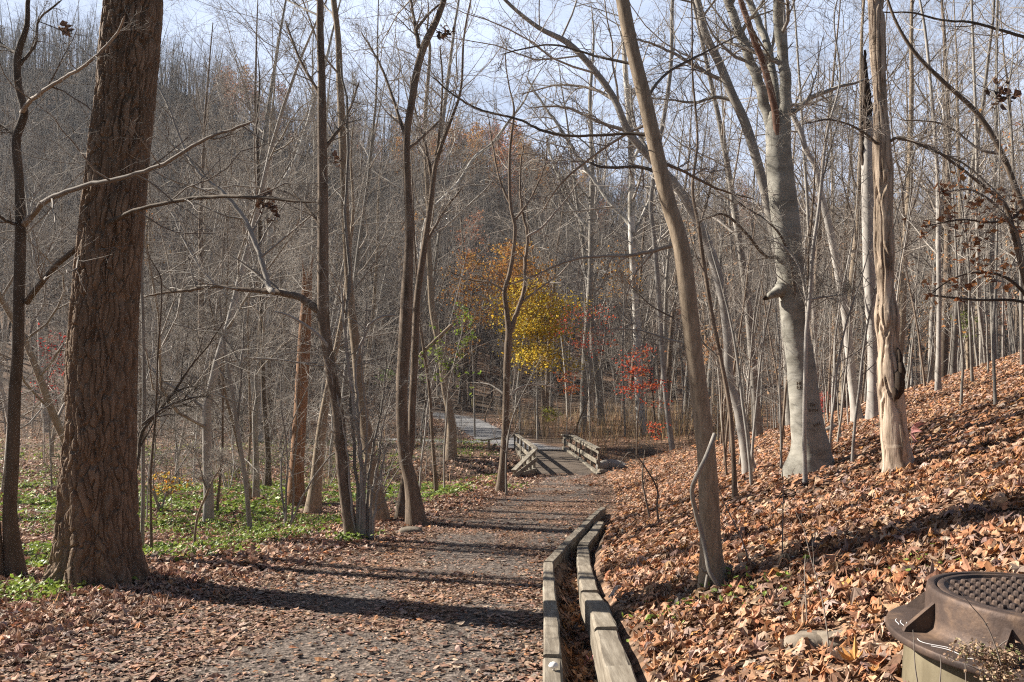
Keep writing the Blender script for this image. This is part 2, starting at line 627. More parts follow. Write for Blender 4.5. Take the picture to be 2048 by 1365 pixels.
def maple_proto(curl, fold, tw, seed):
    r = np.random.default_rng(seed)
    a = np.radians([-90, -50, -25, -5, 12, 25, 38, 52, 66, 78, 90, 102, 114, 128, 142, 155, 168, 185, 205, 230])
    q = np.array([.10, .30, .52, .30, .42, .30, .62, .34, .36, .48, .72, .48, .36, .34, .62, .30, .42, .30, .52, .30])
    q = q * r.uniform(.9, 1.1, len(q))
    p = np.concatenate([[(0, 0)], np.c_[q * np.cos(a), q * np.sin(a)]])
    p[:, 1] -= .15
    n = len(a)
    tri = [(0, 1 + i, 1 + (i + 1) % n) for i in range(n)]
    x, y = p[:, 0], p[:, 1]
    d2 = x * x + y * y
    z = curl * d2 * 1.5 + fold * np.abs(x) + tw * x * y + r.normal(0, .05, len(x)) * (d2 > .15)
    return np.c_[x, y, z], np.array(tri)


def simple_proto(curl, fold, tw, seed, pointy=.0):
    r = np.random.default_rng(seed)
    sp = np.array([(0, -.5), (0, -.15), (0, .2), (0, .5)])
    w = .28 * r.uniform(.8, 1.3)
    lt = np.array([(-w * .75, -.2), (-w, .1), (-w * .6, .32)])
    rt = lt * np.array([-1, 1])
    p = np.concatenate([sp, lt, rt]) + r.normal(0, .03, (10, 2))
    tri = [(0, 1, 4), (1, 5, 4), (1, 2, 5), (2, 6, 5), (2, 3, 6), (0, 7, 1), (1, 7, 8), (1, 8, 2), (2, 8, 9), (2, 9, 3)]
    x, y = p[:, 0], p[:, 1]
    z = curl * y * y + fold * np.abs(x) + tw * x * y + r.normal(0, .03, 10)
    return np.c_[x, y, z], np.array(tri)


def flake_proto(curl, fold, tw, seed):
    r = np.random.default_rng(seed)
    w = .34 * r.uniform(.8, 1.2)
    p = np.array([(0, -.5), (-w, .05), (0, .5), (w, 0.0)]) + r.normal(0, .06, (4, 2))
    z = np.array([0, fold * w, curl * .2, fold * w * r.uniform(.3, 1.4)]) + tw * p[:, 0] * p[:, 1]
    return np.c_[p, z], np.array([(0, 3, 2), (0, 2, 1)])


def protos(fn, n, seed, curl=1.0):
    r = np.random.default_rng(seed)
    out = [fn(r.normal(.5, .7) * curl, r.normal(.25, .45) * curl, r.normal(0, .8) * curl, seed + i) for i in range(n)]
    return np.stack([o[0] for o in out]), out[0][1]


PR_OAK = protos(oak_proto, 14, 100)
PR_MAP = protos(maple_proto, 14, 200)
PR_MID = protos(simple_proto, 16, 300)
PR_FAR = protos(flake_proto, 16, 400)
PR_FLAT = protos(simple_proto, 12, 500, .45)


class Leaves:
    def __init__(self):
        self.V, self.T, self.C, self.n = [], [], [], 0

    def add(self, proto, P, size, col, tilt=0.5, grad=None, up=None):
        n = len(P)
        if n == 0:
            return
        pv, tri = proto
        k = rng.integers(0, len(pv), n)
        v = pv[k] * np.asarray(size)[:, None, None]
        yaw = rng.uniform(0, 2 * math.pi, n)
        ax = rng.uniform(0, 2 * math.pi, n)
        tl = np.abs(rng.normal(0, tilt, n))
        c, s = np.cos(yaw), np.sin(yaw)
        x = v[:, :, 0] * c[:, None] - v[:, :, 1] * s[:, None]
        y = v[:, :, 0] * s[:, None] + v[:, :, 1] * c[:, None]
        z = v[:, :, 2] * np.where(rng.uniform(0, 1, n) < .5, -1, 1)[:, None]
        # tilt about a horizontal axis
        ux, uy = np.cos(ax)[:, None], np.sin(ax)[:, None]
        al = x * ux + y * uy
        pe = -x * uy + y * ux
        ct, sn = np.cos(tl)[:, None], np.sin(tl)[:, None]
        pe2 = pe * ct - z * sn
        z2 = pe * sn + z * ct
        x2 = al * ux - pe2 * uy
        y2 = al * uy + pe2 * ux
        if grad is not None:
            z2 = z2 + grad[:, 0:1] * x2 + grad[:, 1:2] * y2
        w = np.stack([x2, y2, z2], -1)
        if up is not None:
            mn = z2.min(axis=1)
            w[:, :, 2] -= (np.minimum(mn, 0) * up)[:, None]
        w = w + P[:, None, :]
        nv = pv.shape[1]
        self.V.append(w.reshape(-1, 3))
        self.T.append((tri[None] + self.n + (np.arange(n) * nv)[:, None, None]).reshape(-1, 3))
        cc = np.repeat(np.asarray(col)[:, None, :], nv, axis=1) * rng.uniform(.82, 1.14, (n, nv, 1))
        self.C.append(cc.reshape(-1, 3))
        self.n += n * nv

    def mesh(self, name, mat, origin=(0, 0, 0), smooth=False):
        return make_mesh(name, np.concatenate(self.V) - np.asarray(origin, float), [np.concatenate(self.T)], mat, np.concatenate(self.C), smooth)


def palette(n, cols, wts, var=.18):
    cols = np.array(cols)
    w = np.array(wts, float)
    k = rng.choice(len(cols), n, p=w / w.sum())
    return np.clip(cols[k] * rng.uniform(1 - var, 1 + var, (n, 1)) * rng.uniform(.94, 1.06, (n, 3)), 0.005, .9)


SLOPE_COLS = [(.43, .245, .145), (.36, .165, .080), (.48, .315, .22), (.16, .082, .050), (.26, .175, .14), (.46, .22, .075), (.42, .32, .265)]
SLOPE_W = [30, 21, 17, 19, 14, 3, 5]
PATH_COLS = [(.34, .205, .140), (.25, .15, .105), (.42, .30, .23), (.15, .092, .068), (.27, .21, .18), (.40, .18, .085)]
PATH_W = [30, 26, 18, 16, 12, 4]


# ------------------------------------------------------------------ light and sky
SUN_EL = math.radians(33)
SUN_AZ = np.array([-.935, .355])
SUN_AZ = SUN_AZ / np.linalg.norm(SUN_AZ)
sd = np.array([SUN_AZ[0] * math.cos(SUN_EL), SUN_AZ[1] * math.cos(SUN_EL), math.sin(SUN_EL)])
sun = bpy.data.lights.new('sun', 'SUN')
sun.energy = 5.0
sun.angle = math.radians(0.55)
sun.color = (1.0, .92, .80)
sun_o = link('sun', sun, None, (-30, 10, 40))
from mathutils import Vector
sun_o.rotation_euler = Vector([float(-v) for v in sd]).to_track_quat('-Z', 'Y').to_euler()

W = bpy.data.worlds.new('World')
S.world = W
W.use_nodes = True
nt = W.node_tree
bg = nt.nodes['Background']
sky = N(nt, 'ShaderNodeTexSky')
sky.sky_type = 'NISHITA'
sky.sun_disc = False
sky.sun_elevation = SUN_EL
sky.sun_rotation = math.atan2(SUN_AZ[0], SUN_AZ[1])
sky.air_density = 1.0
sky.dust_density = 1.2
sky.ozone_density = 1.6
tc = N(nt, 'ShaderNodeTexCoord')
mp = N(nt, 'ShaderNodeMapping')
mp.inputs['Scale'].default_value = (1.3, 1.0, 4.5)
nz = N(nt, 'ShaderNodeTexNoise', Scale=1.6, Detail=7.0, Roughness=.55)
nt.links.new(tc.outputs['Generated'], mp.inputs['Vector'])
nt.links.new(mp.outputs[0], nz.inputs['Vector'])
cr = ramp(nt, [(.36, (.50, .50, .50)), (.60, (.98, .98, .98))])
nt.links.new(nz.outputs['Fac'], cr.inputs['Fac'])
mx = N(nt, 'ShaderNodeMix', data_type='RGBA')
sx = N(nt, 'ShaderNodeSeparateXYZ')
nt.links.new(tc.outputs['Generated'], sx.inputs[0])
el = N(nt, 'ShaderNodeMapRange')
el.inputs['From Min'].default_value = .62
el.inputs['From Max'].default_value = .44
el.inputs['To Min'].default_value = .0
nt.links.new(sx.outputs['Z'], el.inputs['Value'])
mu = N(nt, 'ShaderNodeMath', operation='MULTIPLY')
nt.links.new(cr.outputs[0], mu.inputs[0])
nt.links.new(el.outputs[0], mu.inputs[1])
# the bank of thin cloud lies over the valley to the north; the rest of the sky is clear
ny = N(nt, 'ShaderNodeMapRange')
ny.inputs['From Min'].default_value = -.05
ny.inputs['From Max'].default_value = .35
nt.links.new(sx.outputs['Y'], ny.inputs['Value'])
mu2 = N(nt, 'ShaderNodeMath', operation='MULTIPLY')
nt.links.new(mu.outputs[0], mu2.inputs[0])
nt.links.new(ny.outputs[0], mu2.inputs[1])
nt.links.new(mu2.outputs[0], mx.inputs['Factor'])
nt.links.new(sky.outputs[0], mx.inputs['A'])
mx.inputs['B'].default_value = (10.6, 12.2, 15.6, 1)
nt.links.new(mx.outputs['Result'], bg.inputs['Color'])
bg.inputs['Strength'].default_value = 0.034
S.view_settings.view_transform = 'Standard'
S.view_settings.look = 'None'
S.view_settings.exposure = 1.34
S.view_settings.gamma = 1.0

# ------------------------------------------------------------------ ground sheet
yv = np.geomspace(3.0, 300.0, 560) - 6.0
uv_ = np.linspace(-1.35, 1.35, 460)
Yg, Ug = np.meshgrid(yv, uv_, indexing='ij')
Xg = Ug * (Yg + 6.0)
Zg = terr(Xg, Yg)
pathw = sstep(-.2, .5, Xg - xl(Yg)) * (1 - sstep(-.45, -.3, Xg - xr(Yg))) * (1 - sstep(36, 38, Yg))
nn = fbm(Xg * 1.6, Yg * .9, 40)


def seg_mask(pts, hw, soft):
    m = np.zeros_like(Xg)
    for (a, b, w0, w1) in zip(pts[:-1], pts[1:], hw[:-1], hw[1:]):
        ax, ay = a
        bx, by = b
        t = np.clip(((Xg - ax) * (bx - ax) + (Yg - ay) * (by - ay)) / ((bx - ax) ** 2 + (by - ay) ** 2), 0, 1)
        d = np.hypot(Xg - ax - t * (bx - ax), Yg - ay - t * (by - ay))
        w = w0 + (w1 - w0) * t
        m = np.maximum(m, 1 - sstep(w - soft, w + soft, d + (nn - .5) * .8))
    return m


def gxy(px, py):
    g = ground(px, py)
    return (g[0], g[1])


far_path = [(1.35, 37.0), gxy(1015, 886), gxy(965, 862), gxy(930, 843), gxy(905, 834), gxy(872, 829)]
far_mask = np.maximum(seg_mask(far_path, [1.1, 1.25, 1.5, 1.5, 1.4, 1.2], .35),
                      seg_mask([gxy(1000, 884), gxy(900, 884), gxy(815, 880), gxy(700, 876)], [1.0, 1.1, .8, .5], .3))
soilm = sstep(.42, .62, fbm(Xg * .7, Yg * .5, 77)) * .8 * (1 - pathw)
gc = np.stack([pathw * sstep(.30, .52, nn), far_mask, soilm * (1 - far_mask)], -1).reshape(-1, 3)
nr, ncn = Xg.shape
ii = (np.arange(nr - 1)[:, None] * ncn + np.arange(ncn - 1)[None, :]).ravel()
gq = np.stack([ii, ii + 1, ii + ncn + 1, ii + ncn], -1)
gm = make_mesh('ground', np.stack([Xg, Yg, Zg], -1).reshape(-1, 3), [gq], M['ground'], gc, True)
tag(link('ground', gm), 'leaf strewn woodland ground with a trail running down to a footbridge', 'ground', None, 'structure')


def grad_at(X, Y, e=.06):
    return np.stack([(terr(X + e, Y) - terr(X - e, Y)) / (2 * e), (terr(X, Y + e) - terr(X, Y - e)) / (2 * e)], -1)


def sample(n, y0, y1, m=.70, pad=.5):
    """points spread evenly over the wedge of ground the photograph takes in"""
    out = []
    while sum(len(a) for a in out) < n:
        Y = rng.uniform(y0, y1, n * 2)
        X = rng.uniform(-1, 1, n * 2) * (m * y1 + pad)
        k = np.abs(X) < m * Y + pad
        out.append(np.stack([X[k], Y[k]], -1))
    a = np.concatenate(out)[:n]
    return a[:, 0], a[:, 1]


def area(y0, y1, m=.70, pad=.5):
    return (m * (y0 + y1) + 2 * pad) * (y1 - y0)


# ------------------------------------------------------------------ fallen leaves
far_pts = np.array(far_path)


def on_far_path(X, Y):
    d = np.full(X.shape, 99.0)
    lst = far_path + [gxy(1000, 884), gxy(900, 884), gxy(815, 880)]
    for s in (far_path, [gxy(1000, 884), gxy(900, 884), gxy(815, 880)]):
        for a, b in zip(s[:-1], s[1:]):
            t = np.clip(((X - a[0]) * (b[0] - a[0]) + (Y - a[1]) * (b[1] - a[1])) / ((b[0] - a[0]) ** 2 + (b[1] - a[1]) ** 2), 0, 1)
            d = np.minimum(d, np.hypot(X - a[0] - t * (b[0] - a[0]), Y - a[1] - t * (b[1] - a[1])))
    return d < 1.25


LS = Leaves()     # bank
LP = Leaves()     # trail
LF = Leaves()     # flat on the near bank
bands = [(2.0, 4.5, 1150, 0), (4.5, 7.5, 900, 0), (7.5, 12, 760, 1), (12, 20, 460, 1), (20, 34, 190, 2), (34, 62, 55, 2)]
for (y0, y1, dens, lod) in bands:
    n = int(area(y0, y1) * dens)
    X, Y = sample(n, y0, y1)
    e = X - xr(Y)
    d = xl(Y) - X
    Z = terr(X, Y)
    ok = (np.hypot(X - 1.9, Y - 2.85) > .33) & ~((Y > 27.5) & (Y < 37.5) & (e < .1) & (d < .1)) & ~on_far_path(X, Y)
    clump = fbm(X * 1.3, Y * 1.3, 60)
    big = np.where(lod == 2, 1.5, 1.0)
    # bank: everything beyond the retaining timbers, plus the trench
    k = ok & ((e > .06) | ((e > -.29) & (e < -.09) & (Y < 13))) & (rng.uniform(0, 1, n) < np.where(clump < .36, .55, 1.0))
    P = np.stack([X, Y, Z + rng.uniform(.0, .045, n)], -1)[k]
    g = grad_at(X[k], Y[k])
    c = palette(len(P), SLOPE_COLS, SLOPE_W)
    if lod == 0:
        h = rng.uniform(0, 1, len(P)) < .55
        LS.add(PR_OAK, P[h], rng.uniform(.32, 1, h.sum()) ** 1.5 * .110, c[h], .25, g[h], .8)
        LS.add(PR_MAP, P[~h], rng.uniform(.32, 1, (~h).sum()) ** 1.5 * .100, c[~h], .25, g[~h], .8)
    else:
        LS.add(PR_MID if lod == 1 else PR_FAR, P, rng.uniform(.35, 1, len(P)) ** 1.3 * .105 * np.where(lod == 2, 1.2, 1.0), c, .32, g, .8)
    # trail: small flattened flakes, thickest along both edges
    wd = np.maximum(xr(Y) - .35 - xl(Y), .8)
    s = (X - xl(Y)) / wd
    edge = np.maximum(1 - sstep(0.0, .42, s), sstep(.80, 1.02, s) * .9)
    worn = sstep(.34, .56, fbm(X * 1.6, Y * .9, 40))
    pr = np.clip((.34 + .62 * edge + .35 * (1 - worn) - .20 * worn) * (.45 + 1.1 * fbm(X * .9, Y * .55, 47)), .08, 1)
    k = ok & (d < .35) & (e < np.where(Y > 12.3, .12, -.40)) & (rng.uniform(0, 1, n) < pr) & (Y < 37)
    rep = 3 if lod == 0 else 2
    Xk, Yk = np.repeat(X[k], rep), np.repeat(Y[k], rep)
    Xk = Xk + rng.normal(0, .06, len(Xk))
    Yk = Yk + rng.normal(0, .06, len(Yk))
    kk = (Xk - xr(Yk)) < np.where(Yk > 12.3, .2, -.36)
    Xk, Yk = Xk[kk], Yk[kk]
    P = np.stack([Xk, Yk, terr(Xk, Yk) + rng.uniform(.002, .012, len(Xk))], -1)
    c = palette(len(P), PATH_COLS, PATH_W)
    sz = rng.uniform(.013, .047, len(P)) * np.where(rng.uniform(0, 1, len(P)) < .14, 1.9, 1.0) * (1.0 if lod < 2 else 1.7)
    LP.add(PR_FLAT if lod < 2 else PR_FAR, P, sz, c, .22, grad_at(Xk, Yk), .8)
    # flat
    cov = fbm(X * .8, Y * .8, 81)
    k = ok & (d > .1 + rng.normal(0, .32, n) + .5 * (fbm(X * 1.1, Y * 1.1, 91) - .5)) & (d > -.9) & (rng.uniform(0, 1, n) < (.55 + .35 * sstep(.4, .6, cov)) * np.where(d < 1.6, 1.25, .80))
    P = np.stack([X, Y, Z + rng.uniform(.0, .03, n) * sstep(-.2, .8, d)], -1)[k]
    g = grad_at(X[k], Y[k])
    c = palette(len(P), PATH_COLS, PATH_W) * 1.28
    if lod == 0:
        h = rng.uniform(0, 1, len(P)) < .5
        LF.add(PR_OAK, P[h], rng.uniform(.04, .105, h.sum()), c[h], .24, g[h], .8)
        LF.add(PR_MAP, P[~h], rng.uniform(.04, .10, (~h).sum()), c[~h], .24, g[~h], .8)
    else:
        LF.add(PR_MID if lod == 1 else PR_FAR, P, rng.uniform(.06, .12, len(P)) * big, c, .4, g, .8)
for nm, L_, lb in (('leaf_litter', LS, 'thick rust and tan oak and maple leaves covering the sunny bank'),
                   ('leaf_litter', LP, 'small crushed brown leaves scattered over the dark gravel trail'),
                   ('leaf_litter', LF, 'brown fallen leaves over the flat woodland floor beside the trail')):
    tag(link(nm, L_.mesh(nm, M['litter'])), lb, 'leaf litter', None, 'stuff')

# green ground plants on the flat
GC = Leaves()
gcols = [(.17, .25, .035), (.23, .32, .055), (.30, .37, .09), (.10, .16, .035)]
for (y0, y1, dens, lod) in [(4.8, 9, 520, 1), (9, 16, 420, 1), (16, 26, 260, 2), (26, 44, 90, 2)]:
    n = int(area(y0, y1) * dens)
    X, Y = sample(n, y0, y1)
    d = xl(Y) - X
    patch = fbm(X * .55, Y * .42, 131, 4)
    fine = fbm(X * 2.6, Y * 2.6, 133, 2)
    want = sstep(.31, .58, patch) * sstep(.28, .64, fine)
    px = 1024 + F * X / Y
    band = sstep(.6, 1.7, d) * np.where(Y < 8.5, sstep(-.1, .3, -X - 3.1 - 0.0 * Y), 1)
    band = band * (1 - sstep(26, 46, Y) * .7)
    k = (d > .25) & (rng.uniform(0, 1, n) < np.clip(want * band, 0, 1))
    X, Y = X[k], Y[k]
    P = np.stack([X, Y, terr(X, Y) + rng.uniform(.01, .11, len(X)) * (1 if lod == 1 else .9)], -1)
    c = palette(len(P), gcols, [3, 4, 2, 2])
    GC.add(PR_MID if lod == 1 else PR_FAR, P, rng.uniform(.035, .085, len(P)) * (1 if lod == 1 else 1.8), c, .6, None, 0)
# a few tufts by the great trunk and along the trail edge
for (px, py, n, sp, sz) in [(60, 1185, 260, .30, .055), (30, 1200, 180, .22, .055), (235, 1172, 70, .10, .05), (330, 1105, 160, .18, .05), (700, 1082, 120, .16, .06),
                            (1500, 1205, 60, .16, .04), (1345, 1245, 40, .12, .04), (390, 1100, 70, .2, .05), (100, 1195, 120, .18, .05),
                            (1440, 1180, 40, .1, .05), (880, 985, 120, .4, .07), (1010, 975, 90, .35, .07), (1830, 1150, 40, .12, .03)]:
    g = ground(px, py)
    X = g[0] + rng.normal(0, sp, n)
    Y = g[1] + rng.normal(0, sp, n)
    P = np.stack([X, Y, terr(X, Y) + rng.uniform(.01, .10, n)], -1)
    GC.add(PR_MID, P, rng.uniform(.6, 1.4, n) * sz, palette(n, gcols, [2, 4, 3, 1]), .7, None, 0)
tag(link('ground_cover', GC.mesh('ground_cover', M['green'])), 'low bright green leafy plants spreading over the flat floor', 'ground cover', None, 'stuff')


# ------------------------------------------------------------------ traced trees
def tube_stem(pts, rad, sides, flare, seed, lobes=5):
    """one skin of rings round a stem with a flared, lobed foot"""
    r = np.random.default_rng(seed)
    k = len(pts)
    t = norm(np.gradient(pts, axis=0))
    a = np.array([0, 1.0, 0])
    a = norm(a[None] - (t * a).sum(-1, keepdims=True) * t)
    b = np.cross(t, a)
    ang = np.arange(sides) * 2 * math.pi / sides
    h = pts[:, 2] - pts[0, 2] - .3
    w = np.exp(-np.maximum(h, 0) / (rad[1] * 2.0 + .04))
    ph = r.uniform(0, 6.28, 3)
    lob = .55 + .45 * np.cos(lobes * ang + ph[0]) * .7 + .3 * np.cos(3 * ang + ph[1])
    R = rad[:, None] * (1 + flare * w[:, None] * lob[None, :])
    R = R * (1 + .035 * np.cos(2 * ang + ph[2])[None] + .03 * (fbm(np.cos(ang)[None] * 1.5 + h[:, None] * 1.1 + 9, np.sin(ang)[None] * 1.5 + h[:, None] * 2.3 + 9, seed) - .5) * 2)
    return a, b, ang, h, R


def ring_mesh(name, pts, a, b, ang, R, mat, origin, cap=False):
    k, s = R.shape
    v = pts[:, None, :] + (a[:, None, :] * np.cos(ang)[None, :, None] + b[:, None, :] * np.sin(ang)[None, :, None]) * R[:, :, None]
    base = (np.arange(k - 1) * s)[:, None] + np.arange(s)[None]
    nx = (np.arange(k - 1) * s)[:, None] + ((np.arange(s) + 1) % s)[None]
    q = np.stack([base, nx, nx + s, base + s], -1).reshape(-1, 4)
    v = v.reshape(-1, 3)
    fs = [q]
    if cap:
        v = np.concatenate([v, pts[-1:] - np.array([[0, 0, R[-1].mean() * .5]])])
        o = (k - 1) * s
        fs.append(np.stack([o + np.arange(s), o + (np.arange(s) + 1) % s, np.full(s, k * s)], -1))
    return make_mesh(name, v - np.asarray(origin, float), fs, mat)


def leaf_cloud(sites, n, size, cols, wts, spread=.05, proto=None):
    L_ = Leaves()
    s = np.concatenate(sites)
    P = s[rng.integers(0, len(s), n)] + rng.normal(0, spread, (n, 3))
    L_.add(proto or PR_FAR, P, rng.uniform(.7, 1.3, n) * size, palette(n, cols, wts), 1.0)
    return L_


SEED = [1000]


def traced(name, label, cat, trunk, mat, Y=None, style='few', twig='twig', branches=(), ext=7.0, flare=.45, sides=16,
           detail=None, dry=0, dry_size=.06, dry_cols=None, lean=0.0, cap=False, ct=None, group=None, nb=(14, 7, 5, 2), blf=.42, topdir=None, crown=True, floor=True):
    SEED[0] += 1
    base = ground(trunk[0][0], trunk[0][1]) if Y is None else at(trunk[0][0], trunk[0][1], Y)
    Yb = base[1]
    n = len(trunk)
    P = np.array([at(p[0], p[1], Yb + lean * i / max(n - 1, 1)) for i, p in enumerate(trunk)])
    if Y is not None and floor:
        P[0, 2] = terr(P[0, 0], P[0, 1])
        base = P[0].copy()
    r = np.array([p[2] * .5 * Yb / F / math.hypot(1, (p[0] - 1024) / F) for p in trunk])
    P = np.concatenate([[P[0] - np.array([0, 0, .3])], P])
    r = np.concatenate([[r[0]], r])
    if ext > 0:
        d = norm((P[-1] - P[-3])[None])[0]
        d = norm((d + np.array([0, 0, .35]))[None])[0]
        for q in (.33, .66, 1.0):
            P = np.concatenate([P, [P[-1] + d * ext / 3 + rng.normal(0, .08, 3)]])
            r = np.concatenate([r, [r[-1] * (.74 if q < 1 else .3)]])
    kk = max(24, int(len(P) * 5)) if detail is None else detail[1]
    C = catmull(np.c_[P, r], kk)
    pts, rad = C[:, :3], np.maximum(C[:, 3], .002)
    root = thing(name, label, cat, base, group)
    if detail is None:
        a, b, ang, h, R = tube_stem(pts, rad, sides, flare, SEED[0])
        R[-1] *= (1.0 if cap else .05)
    else:
        a, b, ang, h, R = detail[2](pts, rad, detail[0], SEED[0])
    me = ring_mesh('trunk', pts, a, b, ang, R, M[mat], base, cap)
    tr = link('trunk', me, root)
    T = Tubes()
    sites = []
    if crown:
        ks = 18
        C2 = catmull(np.c_[P[1:], r[1:]], ks)
        st = dict(STY[style])
        if ct:
            st['t'] = ct
        L = np.linalg.norm(np.diff(C2[:, :3], axis=0), axis=1).sum()
        crown_on(T, C2[None, :, :3], C2[None, :, 3], np.array([L]), st, sites)
    for br in branches:
        bp, dY = br[0], br[1]
        bm = br[2] if len(br) > 2 else mat
        m = len(bp)
        B = np.array([at(p[0], p[1], Yb + dY * (i / (m - 1))) for i, p in enumerate(bp)])
        rb = np.array([p[2] * .5 * Yb / F / math.hypot(1, (p[0] - 1024) / F) for p in bp])
        Cb = catmull(np.c_[B, rb], max(14, 5 * m))
        jit = rng.normal(0, 1, (len(Cb), 3)) * rb.mean() * .16
        jit[0] = 0
        TB = Tubes()
        rr_ = Cb[:, 3].copy()
        rr_[-1] *= .15
        jit = jit * (0.25 if (len(br) > 3) else 1)
        t0_ = norm((Cb[1, :3] - Cb[0, :3])[None])
        TB.add(np.concatenate([Cb[:1, :3] - t0_ * rr_[0] * .8, Cb[:, :3] + jit]), np.concatenate([[.002], np.maximum(rr_, .0015)]), 8)
        link('branch', TB.mesh('branch', M[bm], base), root)
        if nb and not (len(br) > 3 and br[3] is False):
            L = np.linalg.norm(np.diff(Cb[:, :3], axis=0), axis=1).sum()
            Pq, D, Ln, R2 = spawn(Cb[None, :, :3], Cb[None, :, 3], np.array([L]), nb[0], .12, 1.0, .85, blf, .5, flat=.4)
            p1, r1 = walk(Pq, D, Ln, R2, 7, .17, .01, .3)
            T.add(p1, r1, 4)
            Pq, D, Ln2, R2 = spawn(p1, r1, Ln, nb[1], .15, 1.0, .8, .5, .6)
            p2, r2 = walk(Pq, D, Ln2, R2, 5, .18, .02, .4)
            T.add(p2, r2, 3)
            if nb[2]:
                Pq, D, Ln3, R2 = spawn(p2, r2, Ln2, nb[2], .15, 1.0, .8, .5, .6)
                p3, r3 = walk(Pq, D, np.maximum(Ln3, .08), R2, 4, .18, .02, .5)
                T.add(p3, r3, 3)
                sites.append(p3.reshape(-1, 3))
    if T.n:
        link('crown', T.mesh('crown', M[twig], base), root)
    if dry and sites:
        L_ = leaf_cloud(sites, dry, dry_size, dry_cols or [(.34, .19, .10), (.45, .28, .15), (.22, .12, .07)], [3, 2, 2], .03)
        link('leaves', L_.mesh('leaves', M['foliage'], base), root)
    return root, pts, rad


def oak_detail(pts, rad, s, seed):
    a, b, ang, h, R = tube_stem(pts, rad, s, .42, seed, 7)
    circ = 2 * math.pi * .30
    nx = int(circ / .064)
    U = (ang / (2 * math.pi) * nx)[None] + 0 * h[:, None]
    V = h[:, None] / .25 + 0 * ang[None]
    wx = (fbm(U * .7, V * 2.0, 5) - .5) * 1.1
    wy = (fbm(U * .9 + 40, V * .8, 6) - .5) * 1.5
    edge = sstep(.93 * nx, nx, U)
    f1, f2, cid = worley(U + wx * (1 - edge) + 0 * edge, V + wy + hash2(np.floor(U), U * 0, 3) * .3, 12, nx)
    crack = sstep(.01, .22, f2 - f1)
    f1b, f2b, cidb = worley(U * 1.9 + 7 + wx, V * 3.4 + wy, 31)
    # long upright furrows that wander and fork
    fr = np.abs(fbm(U * 1.0 + wx * .6, V * .55, 15, 2) - .5) * 4
    furrow = sstep(.0, .42, fr)
    rel = .026 * crack * (.45 + .55 * furrow) + .018 * furrow + .010 * (cid - .5) + .005 * sstep(.0, .16, f2b - f1b) + .004 * (fbm(U * 2.5, V * 9, 8) - .5)
    return a, b, ang, h, R - .046 + rel


def shag_detail(pts, rad, s, seed):
    a, b, ang, h, R = tube_stem(pts, rad, s, .55, seed, 4)
    nx = 8
    U = (ang / (2 * math.pi) * nx)[None] + 0 * h[:, None]
    V = h[:, None] / .70 + 0 * ang[None]
    wx = (fbm(U * .7, V * 1.6, 5) - .5) * 1.3
    edge = sstep(.9 * nx, nx, U)
    f1, f2, cid = worley(U + wx * (1 - edge), V + cid_shift(U), 44, nx)
    crack = sstep(.03, .20, f2 - f1)
    lift = np.mod(V + cid * 3, 1.0)
    scale = (rad / .14)[:, None]
    rel = .026 * crack + .014 * (cid - .5) + .010 * lift * crack + .006 * (fbm(U * 2.5, V * 12, 8) - .5)
    hump = .035 * np.exp(-((h - 1.40) / .16) ** 2)[:, None] + .010 * np.sin(h * 3.1)[:, None] + .006 * np.sin(h * 6.7 + 1)[:, None]
    return a, b, ang, h, R - .028 + rel * scale + hump


def cid_shift(U):
    return hash2(np.floor(U), U * 0, 8) * .9


def beech_detail(pts, rad, s, seed):
    a, b, ang, h, R = tube_stem(pts, rad, s, .42, seed, 4)
    ca, sa = np.cos(ang)[None], np.sin(ang)[None]
    wr = fbm(ca * 1.6 + 5, h[:, None] * 9 + sa * 1.2, 61, 3) - .5
    big = fbm(ca * 1.3 + 3, sa * 1.3 + h[:, None] * .9, 62, 2) - .5
    return a, b, ang, h, R * (1 + .07 * big) + .012 * wr


traced('oak_tree', 'massive deeply furrowed brown oak trunk standing beside the trail', 'tree',
       [(203, 1172, 168), (201, 1090, 146), (200, 1000, 143), (203, 850, 141), (207, 680, 138), (217, 540, 132), (229, 400, 128), (240, 290, 124), (250, 200, 121), (260, 90, 120), (268, 0, 119)],
       'oak', ext=5, detail=(300, 1500, oak_detail), style='tall', twig='twigdark', ct=(.72, 1))
traced('thin_tree', 'thin dark crooked tree just beside the massive furrowed oak', 'tree',
       [(32, 1162, 42), (20, 1031, 31), (25, 931, 28), (30, 780, 27), (36, 700, 25), (38, 590, 25), (41, 451, 24), (38, 359, 21), (33, 277, 20), (49, 226, 18), (36, 169, 17), (36, 108, 17), (54, 51, 12), (56, 0, 10)],
       'dark', ext=3, twig='twigbrown', ct=(.82, 1), nb=(7, 5, 3, 2), blf=.34, branches=[
           ([(48, 450, 16), (70, 425, 13), (92, 402, 12), (169, 372, 10), (241, 357, 9), (328, 328, 7), (405, 282, 6), (513, 241, 4)], -1.7, 'twigbrown'),
           ([(54, 605, 15), (102, 543, 12), (205, 456, 11), (282, 418, 8), (410, 395, 7), (513, 396, 6), (636, 405, 3)], -1.9),
           ([(44, 225, 12), (58, 205, 10), (77, 190, 9), (123, 159, 7), (174, 128, 6), (230, 72, 5), (251, 30, 4)], -1.2, 'twigbrown'),
           ([(36, 108, 10), (20, 100, 7), (0, 85, 5), (-40, 40, 4)], .2),
           ([(33, 277, 10), (10, 255, 8), (-30, 240, 5)], .2),
           ([(40, 130, 8), (70, 90, 6), (78, 40, 5), (125, 0, 4)], .3),
           ([(41, 451, 9), (10, 440, 7), (-40, 400, 4)], -.3)])
traced('thin_tree', 'dark brown trunk cut by the photo edge beside the thin crooked tree', 'tree',
       [(-8, 1165, 38), (-14, 1050, 30), (-22, 900, 26), (-40, 600, 22), (-60, 200, 18)], 'brown', ext=2, crown=False)
